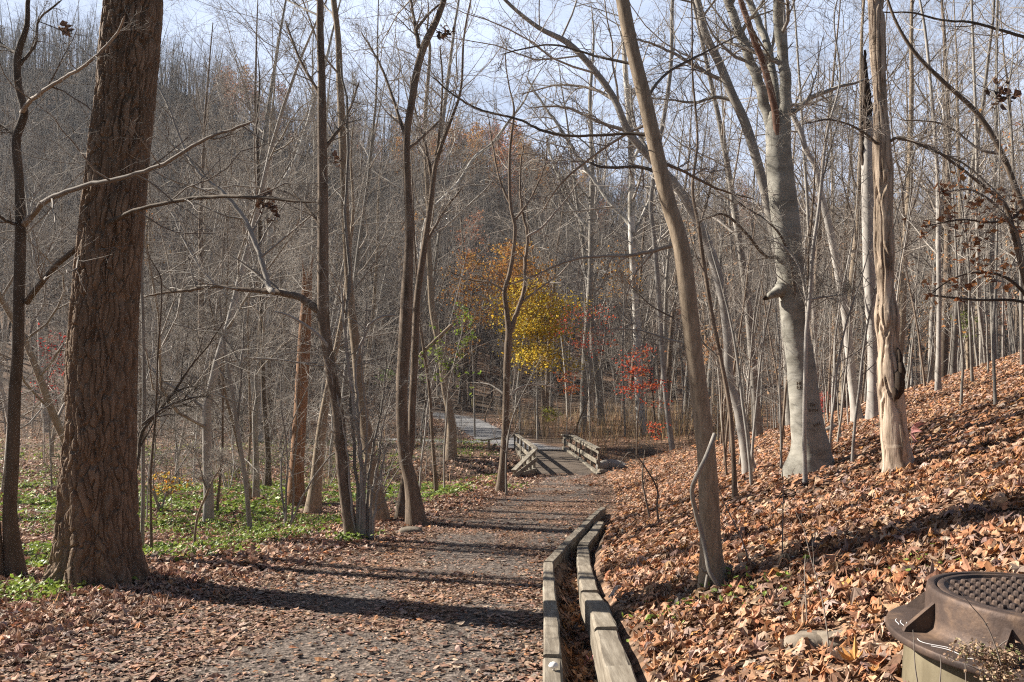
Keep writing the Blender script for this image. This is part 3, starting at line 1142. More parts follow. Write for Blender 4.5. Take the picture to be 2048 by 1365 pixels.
traced('sapling', 'greenish grey sapling rising straight beside the furrowed oak', 'sapling',
       [(284, 1110, 9), (286, 1000, 8), (286, 913, 8), (288, 792, 8), (287, 671, 7), (284, 550, 6), (290, 420, 5), (300, 300, 4)], 'grey', style='sapling', ext=2)
traced('sapling', 'dark forked sapling with a long arm reaching over the green flat', 'sapling',
       [(303, 1112, 6), (302, 1030, 5), (301, 960, 5), (305, 900, 5), (311, 832, 4), (316, 700, 4), (322, 560, 3)], 'dark', style='sapling', ext=1.5, twig='twigdark',
       branches=[([(262, 958, 8), (275, 925, 8), (284, 865, 8), (310, 832, 7), (343, 792, 6), (383, 731, 5), (411, 699, 4), (450, 640, 3)], .8, 'dark'),
                 ([(284, 850, 6), (330, 815, 5), (370, 800, 4), (420, 790, 3)], .6, 'twigdark')])
traced('sapling', 'small bare forked shrub stem on the sunny green flat', 'sapling',
       [(389, 1100, 6), (391, 1060, 5), (398, 1025, 5), (413, 990, 5), (418, 975, 5)], 'tan', style='bush', ext=.0, twig='twig',
       branches=[([(416, 988, 5), (405, 955, 4), (398, 925, 3), (385, 895, 2)], .2, 'tan'), ([(418, 978, 5), (427, 957, 4), (440, 935, 3), (436, 900, 2)], .3, 'tan')], crown=False)
traced('sapling', 'thin grey leaning sapling forked at head height on the green flat', 'sapling',
       [(500, 1064, 10), (492, 973, 9), (484, 913, 8), (474, 852, 8), (466, 792, 8), (457, 743, 7), (451, 705, 5), (440, 600, 4)], 'grey', style='sapling', ext=2, twig='twig',
       branches=[([(474, 852, 6), (480, 790, 5), (481, 735, 5), (465, 700, 4), (440, 668, 3), (410, 665, 2)], .4, 'grey'), ([(480, 735, 5), (486, 690, 4), (485, 640, 3), (470, 600, 2)], .3, 'grey')])
traced('thin_tree', 'slim grey tree with a pale crooked top behind the leaning sapling', 'tree',
       [(512, 1000, 14), (512, 913, 12), (510, 832, 11), (515, 792, 9), (512, 760, 8), (516, 730, 6), (524, 711, 5), (528, 651, 5), (534, 560, 4)], 'grey', style='wide', ext=2, twig='twig', ct=(.4, 1))
traced('thin_tree', 'blackish slim trunk standing behind the slim grey tree', 'tree',
       [(535, 977, 15), (536, 913, 12), (532, 852, 11), (528, 808, 10), (525, 700, 9), (520, 500, 8), (515, 300, 7)], 'dark', style='few', ext=3, twig='twig', ct=(.35, 1))
root_, p_, r_ = traced('dead_snag', 'broken reddish brown dead trunk with splintered top', 'snag',
       [(590, 1014, 38), (592, 953, 31), (600, 832, 28), (607, 711, 27), (611, 639, 25), (613, 590, 18)], 'snag', ext=0, crown=False, cap=True, flare=.35)
T = Tubes()
for q in range(9):
    a_ = q * .7
    p0 = p_[-1] + np.array([math.cos(a_), math.sin(a_), 0]) * .08
    hgt = [.95, .25, .55, .15, .8, .3, .2, .45, .6][q]
    T.add(np.array([p0 - [0, 0, .25], p0 + [.01, 0, hgt * .5], p0 + [.06 * math.cos(a_ * 3), 0, hgt]]), np.array([.05, .035, .004]), 5)
link('splinters', T.mesh('splinters', M['snag'], root_.location), root_)
traced('thin_tree', 'pale forked trunk leaning toward the vine covered tree', 'tree',
       [(625, 1029, 32), (631, 973, 24), (639, 892, 21), (647, 832, 18), (657, 772, 13), (672, 700, 11), (689, 610, 10), (697, 520, 8)], 'tan', ext=3, twig='twig')
traced('woodland_tree', 'dark trunk with long arching side limb beside a clump of pale stems', 'tree',
       [(706, 1079, 28), (691, 993, 23), (683, 913, 24), (677, 832, 24), (667, 772, 23), (657, 711, 22), (647, 640, 24), (646, 590, 23), (646, 500, 22), (646, 405, 21), (644, 250, 18), (643, 150, 16), (640, 60, 15), (640, 0, 14)],
       'brown', ext=5, ct=(.55, 1), branches=[
           ([(640, 622, 18), (600, 596, 15), (560, 586, 13), (532, 582, 12), (492, 580, 10), (431, 574, 8), (371, 582, 7), (318, 588, 5), (274, 598, 3)], .8, 'brown'),
           ([(545, 584, 13), (538, 575, 12), (525, 530, 11), (513, 492, 11), (487, 436, 10), (446, 385, 9), (400, 349, 7), (370, 300, 6), (333, 205, 5), (300, 150, 4)], 1.4, 'grey'),
           ([(655, 705, 7), (653, 691, 7), (637, 671, 7), (605, 647, 6), (576, 631, 5), (548, 623, 4)], -.3, 'pale', False),
           ([(646, 300, 9), (690, 240, 6), (720, 160, 4)], .4), ([(646, 200, 8), (600, 120, 6), (570, 40, 4)], .4), ([(648, 460, 7), (600, 400, 5), (560, 380, 3)], .6)])
# clump of pale stems
root_ = thing('stem_clump', 'clump of many pale upright stems at the foot of the dark trunk', 'shrub', ground(728, 1080))
SC = Tubes()
g0 = ground(728, 1080)
for pl in [[(716, 1078, 7), (713, 950, 7), (705, 850, 7), (700, 760, 7), (690, 640, 7), (700, 560, 7), (690, 420, 6), (696, 330, 6), (694, 220, 5), (680, 120, 3)],
           [(722, 1080, 8), (722, 960, 7), (718, 850, 6), (712, 740, 5), (726, 680, 5), (748, 640, 5), (790, 630, 4)],
           [(728, 1080, 9), (727, 1000, 8), (722, 920, 7), (706, 800, 6), (690, 680, 5), (682, 560, 3)],
           [(733, 1081, 8), (738, 960, 6), (750, 880, 5), (766, 800, 4), (775, 700, 3)],
           [(738, 1080, 8), (746, 980, 6), (756, 930, 5), (766, 850, 3), (790, 780, 2)],
           [(712, 1075, 6), (700, 980, 5), (694, 900, 4), (676, 800, 3), (650, 720, 2)],
           [(724, 1080, 6), (731, 940, 5), (733, 840, 4), (725, 740, 3), (735, 600, 2)],
           [(741, 1080, 7), (752, 1010, 5), (762, 950, 4), (772, 900, 3)]]:
    dz = rng.uniform(-.25, .3)
    B = np.array([at(q[0], q[1], g0[1] + dz * i / len(pl)) for i, q in enumerate(pl)])
    B[0, 2] = terr(B[0, 0], B[0, 1]) - .1
    Cb = catmull(np.c_[B, [q[2] * .5 * g0[1] / F for q in pl]], 26)
    TB = Tubes()
    TB.add(Cb[:, :3] + rng.normal(0, .006, (26, 3)), Cb[:, 3], 7)
    link('stem', TB.mesh('stem', M['pale'] if rng.uniform() < .5 else M['grey'], g0), root_)
    L = np.array([np.linalg.norm(np.diff(Cb[:, :3], axis=0), axis=1).sum()])
    crown_on(SC, Cb[None, :, :3], Cb[None, :, 3], L, dict(n=(8, 5, 4), t=(.3, 1), ang=.9, lf=.26, rf=.5, w=.2, up=.02))
link('crown', SC.mesh('crown', M['twig'], g0), root_)
traced('woodland_tree', 'straight grey brown trunk rising behind the clump of pale stems', 'tree',
       [(762, 1046, 36), (746, 953, 26), (731, 852, 23), (719, 772, 20), (709, 671, 19), (701, 610, 17), (693, 480, 16), (687, 330, 15), (679, 147, 14), (676, 73, 12), (667, 0, 12)], 'tan', ext=5, ct=(.5, 1), twig='twig')
traced('woodland_tree', 'curved brown trunk at the trail edge with twin stem behind', 'tree',
       [(831, 1051, 38), (822, 966, 28), (809, 911, 25), (804, 838, 24), (804, 765, 25), (809, 691, 26), (813, 600, 25), (817, 520, 20), (819, 458, 18), (815, 366, 16), (813, 275, 15), (826, 190, 15), (833, 147, 15), (848, 92, 16), (870, 48, 14), (888, 0, 12)],
       'brown', ext=5, ct=(.6, 1), branches=[
           ([(838, 95, 9), (832, 60, 8), (825, 20, 6), (815, -20, 5)], .2), ([(812, 280, 8), (790, 210, 6), (760, 130, 5), (720, 60, 3)], .6),
           ([(832, 60, 7), (856, 30, 5), (880, 8, 4)], .2, 'brown', False), ([(815, 300, 6), (850, 270, 5), (880, 240, 4)], .4)])
traced('woodland_tree', 'slimmer twin stem close behind the curved brown trunk', 'tree',
       [(800, 1040, 22), (808, 975, 17), (818, 910, 15), (822, 893, 14), (824, 820, 14), (828, 747, 14), (831, 673, 14), (834, 600, 13), (848, 500, 13), (858, 430, 11), (866, 366, 10), (873, 322, 9), (896, 256, 7), (921, 183, 5), (928, 73, 4)],
       'brown', ext=2, ct=(.55, 1), branches=[([(866, 366, 8), (850, 290, 6), (830, 220, 4), (820, 150, 3)], .5), ([(872, 322, 7), (880, 250, 5), (885, 170, 4), (880, 90, 3)], .3), ([(850, 490, 6), (890, 420, 5), (930, 370, 3)], .5)])
traced('thin_tree', 'curvy trunk with swollen bends near the gravel path', 'tree',
       [(901, 921, 22), (903, 856, 18), (897, 812, 15), (890, 776, 15), (883, 721, 14), (875, 673, 14), (866, 629, 13), (862, 590, 12), (858, 500, 10), (856, 400, 9), (850, 250, 8), (860, 100, 6)], 'tan', ext=3, ct=(.45, 1), twig='twig')
traced('sapling', 'slender dark sapling leaning in front of the curvy trunk', 'sapling',
       [(873, 988, 9), (866, 893, 7), (859, 783, 6), (848, 703, 6), (839, 637, 5), (830, 500, 4), (826, 400, 3)], 'brown', style='sapling', ext=2, twig='twigbrown',
       branches=[([(841, 710, 7), (870, 682, 7), (907, 647, 7)], .2, 'tan', False)])
traced('sapling', 'whip thin sapling with green leaves hanging near the curvy trunk', 'sapling',
       [(889, 985, 4), (888, 920, 4), (893, 840, 4), (897, 780, 3), (910, 720, 3), (925, 660, 2)], 'grey', style='sapling', ext=.8, twig='twig', dry=420, dry_size=.085, dry_cols=[(.22, .30, .05), (.28, .34, .07), (.14, .22, .04)], ct=(.45, .85))
traced('woodland_tree', 'forked tree standing at the trail edge just before the footbridge', 'tree',
       [(1002, 985, 19), (1007, 920, 15), (1011, 856, 14), (1013, 765, 13), (1016, 692, 14), (1018, 664, 13), (1013, 620, 10), (1009, 583, 9), (1018, 552, 9), (1026, 510, 8), (1030, 455, 7), (1022, 418, 6), (1019, 370, 6), (1020, 300, 5), (1028, 220, 4)],
       'brown', ext=2, ct=(.66, 1), twig='twigbrown', nb=(6, 5, 3, 2), blf=.34, branches=[
           ([(1019, 668, 11), (1033, 627, 9), (1043, 600, 9), (1048, 583, 8), (1051, 521, 7), (1055, 473, 6), (1044, 418, 5), (1040, 360, 4), (1048, 280, 3)], .3, 'brown'),
           ([(1055, 473, 5), (1084, 455, 5), (1110, 425, 4), (1132, 400, 3), (1160, 360, 2)], .6, 'twigbrown'),
           ([(1009, 583, 6), (980, 565, 4), (940, 560, 3), (890, 540, 2)], .5), ([(1024, 418, 5), (1000, 360, 4), (985, 290, 3), (975, 220, 2)], .5),
           ([(1012, 800, 5), (1040, 775, 4), (1080, 770, 3), (1120, 778, 2)], .8, 'twig'), ([(1010, 790, 4), (980, 770, 3), (940, 765, 2)], .6, 'twig'),
           ([(1030, 440, 5), (1060, 400, 4), (1090, 330, 3), (1095, 270, 2)], .6)])
traced('sapling', 'whip thin sapling touching the forked tree by the footbridge', 'sapling',
       [(1013, 993, 5), (1012, 930, 4), (1016, 880, 4), (1024, 840, 3), (1040, 800, 3), (1060, 760, 2)], 'grey', style='sapling', ext=.6, twig='twig')
# leaning trunk on the bank
traced('leaning_tree', 'tall tan trunk leaning over the trail with a vine at its foot', 'tree',
       [(1425, 1182, 56), (1421, 1100, 44), (1418, 1000, 42), (1412, 900, 39), (1400, 800, 37), (1385, 680, 36), (1372, 560, 37), (1360, 480, 34), (1335, 400, 32), (1312, 300, 31), (1290, 200, 30), (1265, 100, 28), (1245, 0, 28)],
       'tan', ext=7, ct=(.9, 1), twig='twigbrown', sides=28, flare=.35, nb=(8, 5, 4, 2), blf=.32, branches=[
           ([(1314, 276, 11), (1290, 270, 8), (1260, 268, 7), (1200, 271, 6), (1140, 272, 6), (1080, 260, 6), (1040, 240, 5), (960, 220, 5), (900, 185, 4), (860, 150, 3)], .5, 'twigdark'),
           ([(1364, 488, 12), (1350, 490, 9), (1310, 501, 8), (1267, 510, 7), (1216, 513, 6), (1157, 517, 5), (1106, 535, 4), (1055, 557, 3), (1004, 576, 2)], .5, 'twigbrown'),
           ([(1325, 350, 9), (1280, 335, 7), (1210, 335, 6), (1150, 315, 4)], .8, 'twigdark'),
           ([(1290, 200, 8), (1330, 150, 6), (1400, 110, 5), (1480, 70, 3)], .5, 'twigdark'),
           ([(1318, 322, 8), (1370, 345, 6), (1440, 380, 5), (1510, 400, 3)], .6, 'twigdark'),
           ([(1300, 245, 7), (1250, 270, 6), (1190, 310, 5), (1120, 370, 4), (1080, 430, 2)], .9, 'twigbrown'),
           ([(1275, 130, 7), (1200, 115, 5), (1100, 90, 4), (1000, 110, 3)], .4, 'twigdark'),
           ([(1385, 690, 5), (1340, 680, 4), (1270, 660, 3), (1180, 660, 2)], .6, 'twigbrown')])
VN = Tubes()
gv = ground(1450, 1184)
vp = [(1430, 868, 9), (1412, 915, 9), (1395, 950, 9), (1384, 980, 9), (1392, 1026, 9), (1404, 1071, 9), (1412, 1110, 8), (1419, 1144, 8), (1437, 1172, 7), (1450, 1186, 7), (1443, 1205, 6), (1434, 1223, 5), (1431, 1262, 4)]
Yv = ground(1425, 1182)[1]
B = np.array([at(q[0], q[1], Yv - .16 - .05 * math.sin(i)) for i, q in enumerate(vp)])
for i in range(10, 13):
    gg = ground(vp[i][0], vp[i][1])
    B[i] = gg + [0, 0, .03]
Cb = catmull(np.c_[B, [q[2] * .5 * Yv / F for q in vp]], 60)
VN.add(Cb[:, :3], Cb[:, 3], 8)
B2 = np.array([at(q[0], q[1], Yv - .17) for q in [(1419, 1144), (1407, 1143), (1401, 1135)]])
VN.add(B2, np.array([.012, .009, .004]), 6)
B2 = np.array([at(q[0], q[1], Yv - .15) for q in [(1416, 1150), (1411, 1175), (1404, 1205)]])
VN.add(B2, np.array([.012, .010, .008]), 6)
tag(link('woody_vine', VN.mesh('woody_vine', M['grey'], gv), None, gv), 'grey woody vine twisting against the tall leaning tan trunk', 'vine')

# bank trees
traced('sapling', 'slim brownish sapling just behind the tall leaning tan trunk', 'sapling',
       [(1470, 1002, 11), (1466, 900, 9), (1459, 812, 9), (1443, 724, 8), (1423, 623, 8), (1403, 498, 8), (1397, 450, 7), (1385, 380, 6), (1395, 280, 5), (1385, 150, 4)], 'brown', style='few', ext=2.5, ct=(.3, 1), twig='twigbrown',
       branches=[([(1443, 724, 5), (1410, 690, 4), (1370, 650, 4), (1300, 610, 3), (1250, 560, 2)], .5, 'twigdark'), ([(1395, 455, 6), (1410, 420, 5), (1430, 330, 4)], .4)])
traced('sycamore_tree', 'pale sycamore bending far over toward the trail', 'tree',
       [(1499, 952, 26), (1475, 812, 20), (1459, 764, 19), (1455, 675, 18), (1443, 583, 20), (1423, 510, 20), (1399, 450, 18), (1350, 368, 17), (1306, 322, 16), (1257, 264, 15), (1230, 201, 14), (1193, 147, 13), (1138, 88, 12), (1076, 55, 9), (1010, 0, 7)],
       'pale', ext=3, ct=(.5, 1), twig='twig', branches=[([(1257, 264, 9), (1200, 245, 6), (1130, 215, 5), (1060, 215, 3)], .6, 'twigbrown'), ([(1230, 201, 8), (1190, 180, 6), (1120, 170, 4), (1040, 190, 3)], .8, 'twigbrown'), ([(1310, 325, 8), (1270, 250, 6), (1260, 170, 4)], .6)])
traced('beech_tree', 'big smooth grey beech with four upright limbs and a stub', 'tree',
       [(1622, 945, 84), (1622, 900, 68), (1612, 830, 60), (1602, 732, 57), (1590, 650, 54), (1583, 571, 54), (1577, 500, 55), (1572, 450, 57), (1563, 370, 55), (1558, 310, 52), (1556, 262, 50), (1556, 225, 36)],
       'beech', ext=0, detail=(72, 260, beech_detail), crown=False, twig='twig', nb=(7, 6, 4, 2), blf=.3, branches=[
           ([(1546, 300, 26), (1538, 237, 24), (1524, 190, 23), (1508, 145, 22), (1481, 66, 20), (1455, 0, 18), (1420, -120, 12), (1400, -260, 5)], .3, 'beech'),
           ([(1566, 310, 28), (1569, 246, 25), (1569, 145, 24), (1558, 44, 22), (1554, 0, 21), (1560, -150, 14), (1580, -300, 5)], -.3, 'beech'),
           ([(1556, 285, 20), (1552, 189, 18), (1534, 88, 17), (1503, 13, 15), (1490, -30, 14), (1470, -200, 6)], .9, 'beech'),
           ([(1562, 350, 12), (1557, 290, 15), (1547, 207, 15), (1525, 123, 14), (1508, 79, 13), (1481, 0, 11), (1460, -60, 3)], -.45, 'deadlimb', False),
           ([(1580, 562, 46), (1567, 576, 36), (1555, 584, 25), (1545, 589, 17), (1535, 594, 12)], -.12, 'beech', False),
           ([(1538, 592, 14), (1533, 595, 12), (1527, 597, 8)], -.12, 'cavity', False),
           ([(1555, 515, 9), (1530, 512, 7), (1495, 470, 6), (1450, 430, 5), (1400, 440, 3)], -.8, 'twigdark'),
           ([(1596, 690, 6), (1590, 600, 6), (1580, 520, 6), (1560, 470, 5), (1530, 440, 4), (1470, 400, 3)], -.6, 'twigdark')])
B_Y = ground(1622, 945)[1]
br_root = [o for o in S.objects if o.name.startswith('beech_tree')][0]
CV = []
strokes = []


def glyph(x, y, s, segs):
    for (x0, y0, x1, y1) in segs:
        strokes.append((x + x0 * s, y + y0 * s, x + x1 * s, y + y1 * s))


GE = [(0, 0, 0, 1), (0, 0, .7, 0), (0, .5, .6, .5), (0, 1, .7, 1)]
GH = [(0, 0, 0, 1), (.7, 0, .7, 1), (0, .5, .7, .5)]
GI = [(.3, 0, .3, 1)]
GT = [(0, 0, .8, 0), (.4, 0, .4, 1)]
GM = [(0, 1, 0, 0), (0, 0, .4, .6), (.4, .6, .8, 0), (.8, 0, .8, 1)]
GN = [(0, 1, 0, 0), (0, 0, .7, 1), (.7, 1, .7, 0)]
GV = [(0, 0, .35, 1), (.35, 1, .7, 0)]
GA = [(0, 1, .35, 0), (.35, 0, .7, 1), (.2, .6, .5, .6)]
GL = [(0, 0, 0, 1), (0, 1, .6, 1)]
for (gx, gy, gs, gl) in [(1594, 764, 6, GH), (1600, 764, 6, GE), (1594, 772, 6, GE), (1600, 772, 6, GH), (1619, 808, 6, GT), (1625, 808, 6, GM),
                         (1618, 819, 5, GE), (1623, 819, 5, GI), (1626, 819, 5, GT), (1631, 819, 5, GM), (1627, 848, 6, GV), (1633, 846, 6, GA), (1639, 844, 6, GL)]:
    glyph(gx, gy, gs, gl)
tr_o = [c for c in br_root.children if c.name.startswith('trunk')][0]
from mathutils.bvhtree import BVHTree
bv = BVHTree.FromPolygons([tuple(v.co) for v in tr_o.data.vertices], [tuple(p.vertices) for p in tr_o.data.polygons])
ob = Vector(br_root.location)
CT = Tubes()
for s_ in strokes:
    q = []
    for (x, y) in ((s_[0], s_[1]), (s_[2], s_[3])):
        dv = Vector([float(v) for v in ray(x, y)]).normalized()
        hit = bv.ray_cast(Vector([float(v) for v in CAM]) - ob, dv)
        if hit[0] is not None:
            q.append(np.array(hit[0]) + np.array(hit[1]) * .001)
    if len(q) == 2:
        CT.add(np.array([q[0], .5 * (q[0] + q[1]), q[1]]), np.array([.0035, .0045, .0035]), 5)
link('carved_lettering', CT.mesh('carved_lettering', M['dark']), br_root)

traced('woodland_tree', 'grey limb like trunk leaning away from behind the big beech', 'tree',
       [(1606, 925, 22), (1598, 800, 22), (1585, 680, 22), (1570, 560, 22), (1552, 490, 21), (1543, 440, 21), (1516, 330, 20), (1490, 246, 20), (1464, 189, 19), (1437, 123, 18), (1411, 70, 17), (1398, 13, 15), (1380, -60, 12)], 'grey', Y=B_Y + 1.4, ext=3, ct=(.6, 1), twig='twig',
       branches=[([(1455, 165, 9), (1420, 150, 8), (1370, 120, 7), (1310, 90, 5), (1240, 70, 4)], .5, 'twigbrown'), ([(1468, 200, 8), (1430, 195, 7), (1390, 205, 6), (1340, 200, 4), (1280, 195, 3)], .4, 'grey')])
traced('sapling', 'pale slim sapling standing directly against the big beech', 'sapling',
       [(1611, 972, 10), (1609, 900, 9), (1609, 830, 9), (1611, 740, 9), (1613, 665, 9), (1619, 599, 8), (1626, 500, 8), (1637, 420, 7), (1643, 360, 6), (1655, 260, 5), (1680, 160, 4)], 'pale', style='few', ext=2, twig='twig', ct=(.4, 1),
       branches=[([(1613, 640, 6), (1612, 600, 5), (1600, 540, 4), (1575, 500, 4), (1545, 480, 3)], .2, 'twig'), ([(1619, 600, 5), (1645, 595, 4), (1690, 590, 3)], .3, 'twig'), ([(1640, 380, 5), (1660, 300, 4), (1690, 200, 3)], .4, 'twigdark')])
traced('pale_tree', 'white grey slanting tree growing between the beech and the peeling trunk', 'tree',
       [(1716, 845, 22), (1708, 790, 19), (1700, 720, 18), (1695, 660, 17), (1686, 600, 16), (1672, 520, 16), (1655, 440, 14), (1640, 382, 13), (1630, 330, 12), (1613, 303, 11), (1600, 260, 11), (1582, 220, 10), (1575, 150, 8), (1570, 60, 7)], 'pale', ext=3, ct=(.5, 1), twig='twig')
rs, ps_, rs2 = traced('dead_snag', 'pale dead trunk with a blackened broken top behind the peeling trunk', 'snag',
       [(1746, 850, 24), (1746, 700, 22), (1739, 560, 24), (1736, 440, 25), (1735, 300, 24), (1734, 235, 22)], 'pale', Y=15.5, ext=0, crown=False, cap=True)
Yq = ps_[-1][1]
T = Tubes()
for pl in [[(1733, 260, 18), (1731, 215, 16), (1730, 170, 15), (1729, 125, 12), (1730, 100, 4)], [(1739, 300, 8), (1740, 240, 10), (1739, 190, 8), (1738, 160, 2)], [(1726, 330, 6), (1724, 270, 7), (1724, 220, 5), (1726, 170, 2)]]:
    T.add(catmull(np.c_[np.array([at(q[0], q[1], Yq - .02) for q in pl]), [q[2] * .5 * Yq / F for q in pl]], 16)[:, :3] + rng.normal(0, .01, (16, 3)),
          np.maximum(catmull(np.array([[0, 0, i, q[2] * .5 * Yq / F] for i, q in enumerate(pl)]), 16)[:, 3], .004), 7)
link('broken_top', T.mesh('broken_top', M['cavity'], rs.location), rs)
rshag, pts_s, rad_s = traced('peeling_tree', 'sunlit trunk with shaggy peeling tan bark and a dark rotten hollow', 'tree',
       [(1799, 945, 66), (1795, 920, 55), (1788, 866, 53), (1783, 793, 54), (1780, 756, 52), (1777, 683, 48), (1773, 610, 45), (1770, 537, 44), (1767, 440, 43), (1766, 351, 42), (1761, 220, 41), (1755, 88, 39), (1752, 0, 38)],
       'shag', ext=7, detail=(100, 900, shag_detail), style='few', ct=(.8, 1), twig='twigbrown', branches=[
           ([(1768, 290, 9), (1800, 275, 6), (1860, 300, 5), (1930, 330, 4), (2010, 400, 3)], -.5, 'twigdark'),
           ([(1766, 300, 6), (1720, 260, 5), (1660, 240, 4), (1600, 250, 3)], -.4, 'twigdark')])
Ys = ground(1797, 945)[1]
T = Tubes()
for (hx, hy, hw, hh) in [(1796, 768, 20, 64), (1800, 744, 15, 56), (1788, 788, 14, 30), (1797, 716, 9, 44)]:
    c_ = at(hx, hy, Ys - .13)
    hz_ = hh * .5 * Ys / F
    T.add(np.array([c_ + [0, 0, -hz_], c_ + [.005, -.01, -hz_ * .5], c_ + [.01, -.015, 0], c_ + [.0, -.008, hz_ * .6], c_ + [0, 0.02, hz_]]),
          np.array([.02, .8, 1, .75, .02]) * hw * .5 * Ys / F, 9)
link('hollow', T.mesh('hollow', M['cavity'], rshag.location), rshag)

# thin bank stems that can be told apart
for (lb, tp, mt, ex) in [
    ('straight pale grey pole of a tree alone on the upper bank', [(1876, 785, 13), (1877, 710, 11), (1878, 632, 10), (1877, 511, 10), (1876, 390, 9), (1872, 300, 8), (1862, 180, 7), (1850, 60, 6)], 'pale', 3),
    ('forked thin sapling on the open upper bank', [(1922, 815, 6), (1924, 770, 6), (1926, 728, 5), (1921, 660, 5), (1916, 600, 4), (1912, 500, 4), (1905, 380, 3)], 'grey', 2),
    ('thin upright sapling in front of the open upper bank', [(1991, 818, 8), (1988, 740, 7), (1987, 652, 7), (1991, 580, 6), (1993, 511, 5), (1996, 400, 4), (2000, 280, 3)], 'grey', 2),
    ('grey stem rising at the very edge of the upper bank', [(2044, 735, 8), (2043, 650, 8), (2040, 520, 7), (2030, 400, 6), (2022, 250, 5)], 'grey', 2),
]:
    traced('sapling', lb, 'sapling', tp, mt, style='sapling', ext=ex, twig='twig', ct=(.25, 1))
# distant sycamores that stand out white
traced('sycamore_tree', 'white barked sycamore standing upright behind the footbridge', 'tree',
       [(1284, 850, 20), (1277, 766, 17), (1273, 640, 16), (1270, 583, 15), (1263, 455, 15), (1262, 293, 13), (1251, 146, 11), (1244, 40, 9)], 'white', Y=44, ext=5, twig='twig', ct=(.3, 1), branches=[
           ([(1263, 455, 10), (1253, 440, 9), (1216, 400, 9), (1193, 366, 9), (1156, 315, 8), (1120, 256, 7), (1083, 205, 5), (1050, 150, 3)], 2, 'white'),
           ([(1264, 480, 7), (1290, 420, 6), (1310, 380, 6), (1330, 330, 4)], 1, 'white'), ([(1262, 330, 7), (1285, 280, 6), (1300, 220, 4)], 1, 'white'), ([(1272, 600, 7), (1240, 560, 5), (1200, 540, 3)], 1, 'white')])
traced('woodland_tree', 'grey tree with a white crooked limb behind the footbridge', 'tree',
       [(1166, 850, 15), (1169, 730, 13), (1176, 627, 12), (1181, 546, 12), (1182, 458, 11), (1184, 330, 10), (1180, 200, 8)], 'grey', Y=48, ext=6, twig='twig', ct=(.3, 1), branches=[
           ([(1182, 462, 8), (1158, 435, 7), (1134, 399, 7), (1116, 352, 6), (1100, 308, 5), (1092, 270, 4)], 1.5, 'white')])
traced('woodland_tree', 'tall pinkish grey tree on the valley floor beyond the leaning trunk', 'tree',
       [(1349, 900, 12), (1339, 858, 11), (1326, 730, 10), (1317, 583, 10), (1308, 473, 9), (1302, 400, 9), (1340, 150, 8), (1345, 0, 7)], 'pale', Y=34, ext=5, twig='twig', ct=(.3, 1))
traced('sycamore_tree', 'white diagonal sycamore limb tree behind the curved twin trunks', 'tree',
       [(826, 850, 12), (835, 640, 10), (846, 480, 9), (858, 425, 8), (873, 410, 8), (917, 366, 8), (950, 315, 7), (983, 289, 6), (1020, 240, 5)], 'white', Y=46, ext=4, twig='twig', ct=(.3, 1))
traced('sycamore_tree', 'mottled white sycamore slanting up behind the arching limb', 'tree',
       [(525, 850, 13), (533, 600, 12), (545, 420, 11), (555, 385, 11), (588, 330, 10), (602, 293, 9), (624, 220, 8), (650, 130, 6)], 'white', Y=42, ext=5, twig='twig', ct=(.3, 1))
# boughs reaching in from a tree outside the frame
traced('young_beech', 'young beech holding curled brown leaves at the photo edge', 'tree',
       [(2200, 1000, 40), (2160, 800, 30), (2110, 680, 24), (2075, 620, 18), (2048, 549, 14), (2026, 461, 11), (2009, 409, 10), (1969, 374, 8), (1912, 330, 6), (1850, 290, 5), (1785, 277, 3)], 'brown', Y=8.2, ext=0, twig='twigbrown', crown=False,
       nb=(12, 5, 3, 2), blf=.22, floor=True, dry=300, dry_size=.075, dry_cols=[(.30, .13, .055), (.40, .19, .085), (.20, .09, .045)], branches=[
           ([(2048, 549, 9), (2035, 470, 8), (2015, 440, 7), (1985, 405, 6), (1940, 380, 5), (1890, 385, 4)], -.3, 'twigbrown'),
           ([(2075, 620, 9), (2020, 560, 7), (1960, 545, 5), (1900, 560, 4), (1860, 590, 3)], -.5, 'twigdark'),
           ([(2080, 400, 8), (2048, 417, 7), (2020, 440, 6), (1975, 445, 5), (1920, 440, 4), (1840, 455, 3)], .2, 'twigdark'),
           ([(2120, 650, 8), (2048, 605, 7), (1950, 600, 6), (1850, 590, 4)], .4, 'twigdark', False)])
traced('young_beech', 'reddish slanting sapling with bare boughs across the sky at the edge', 'tree',
       [(2260, 960, 34), (2180, 700, 26), (2100, 500, 18), (2048, 417, 14), (2004, 308, 12), (1956, 229, 11), (1886, 163, 9), (1829, 105, 8), (1790, 40, 6)], 'brown', Y=10.5, ext=2, twig='twigbrown', crown=False, nb=(8, 4, 3, 2), branches=[
           ([(2150, 110, 12), (2048, 75, 8), (1947, 46, 6), (1880, 40, 5), (1824, 26, 4), (1760, 25, 3)], .2, 'twigdark'),
           ([(2200, 130, 9), (2100, 30, 7), (2030, -10, 5)], .2, 'twigdark'),
           ([(2004, 308, 8), (1960, 300, 6), (1890, 250, 5), (1800, 240, 3)], .4, 'twigbrown')])


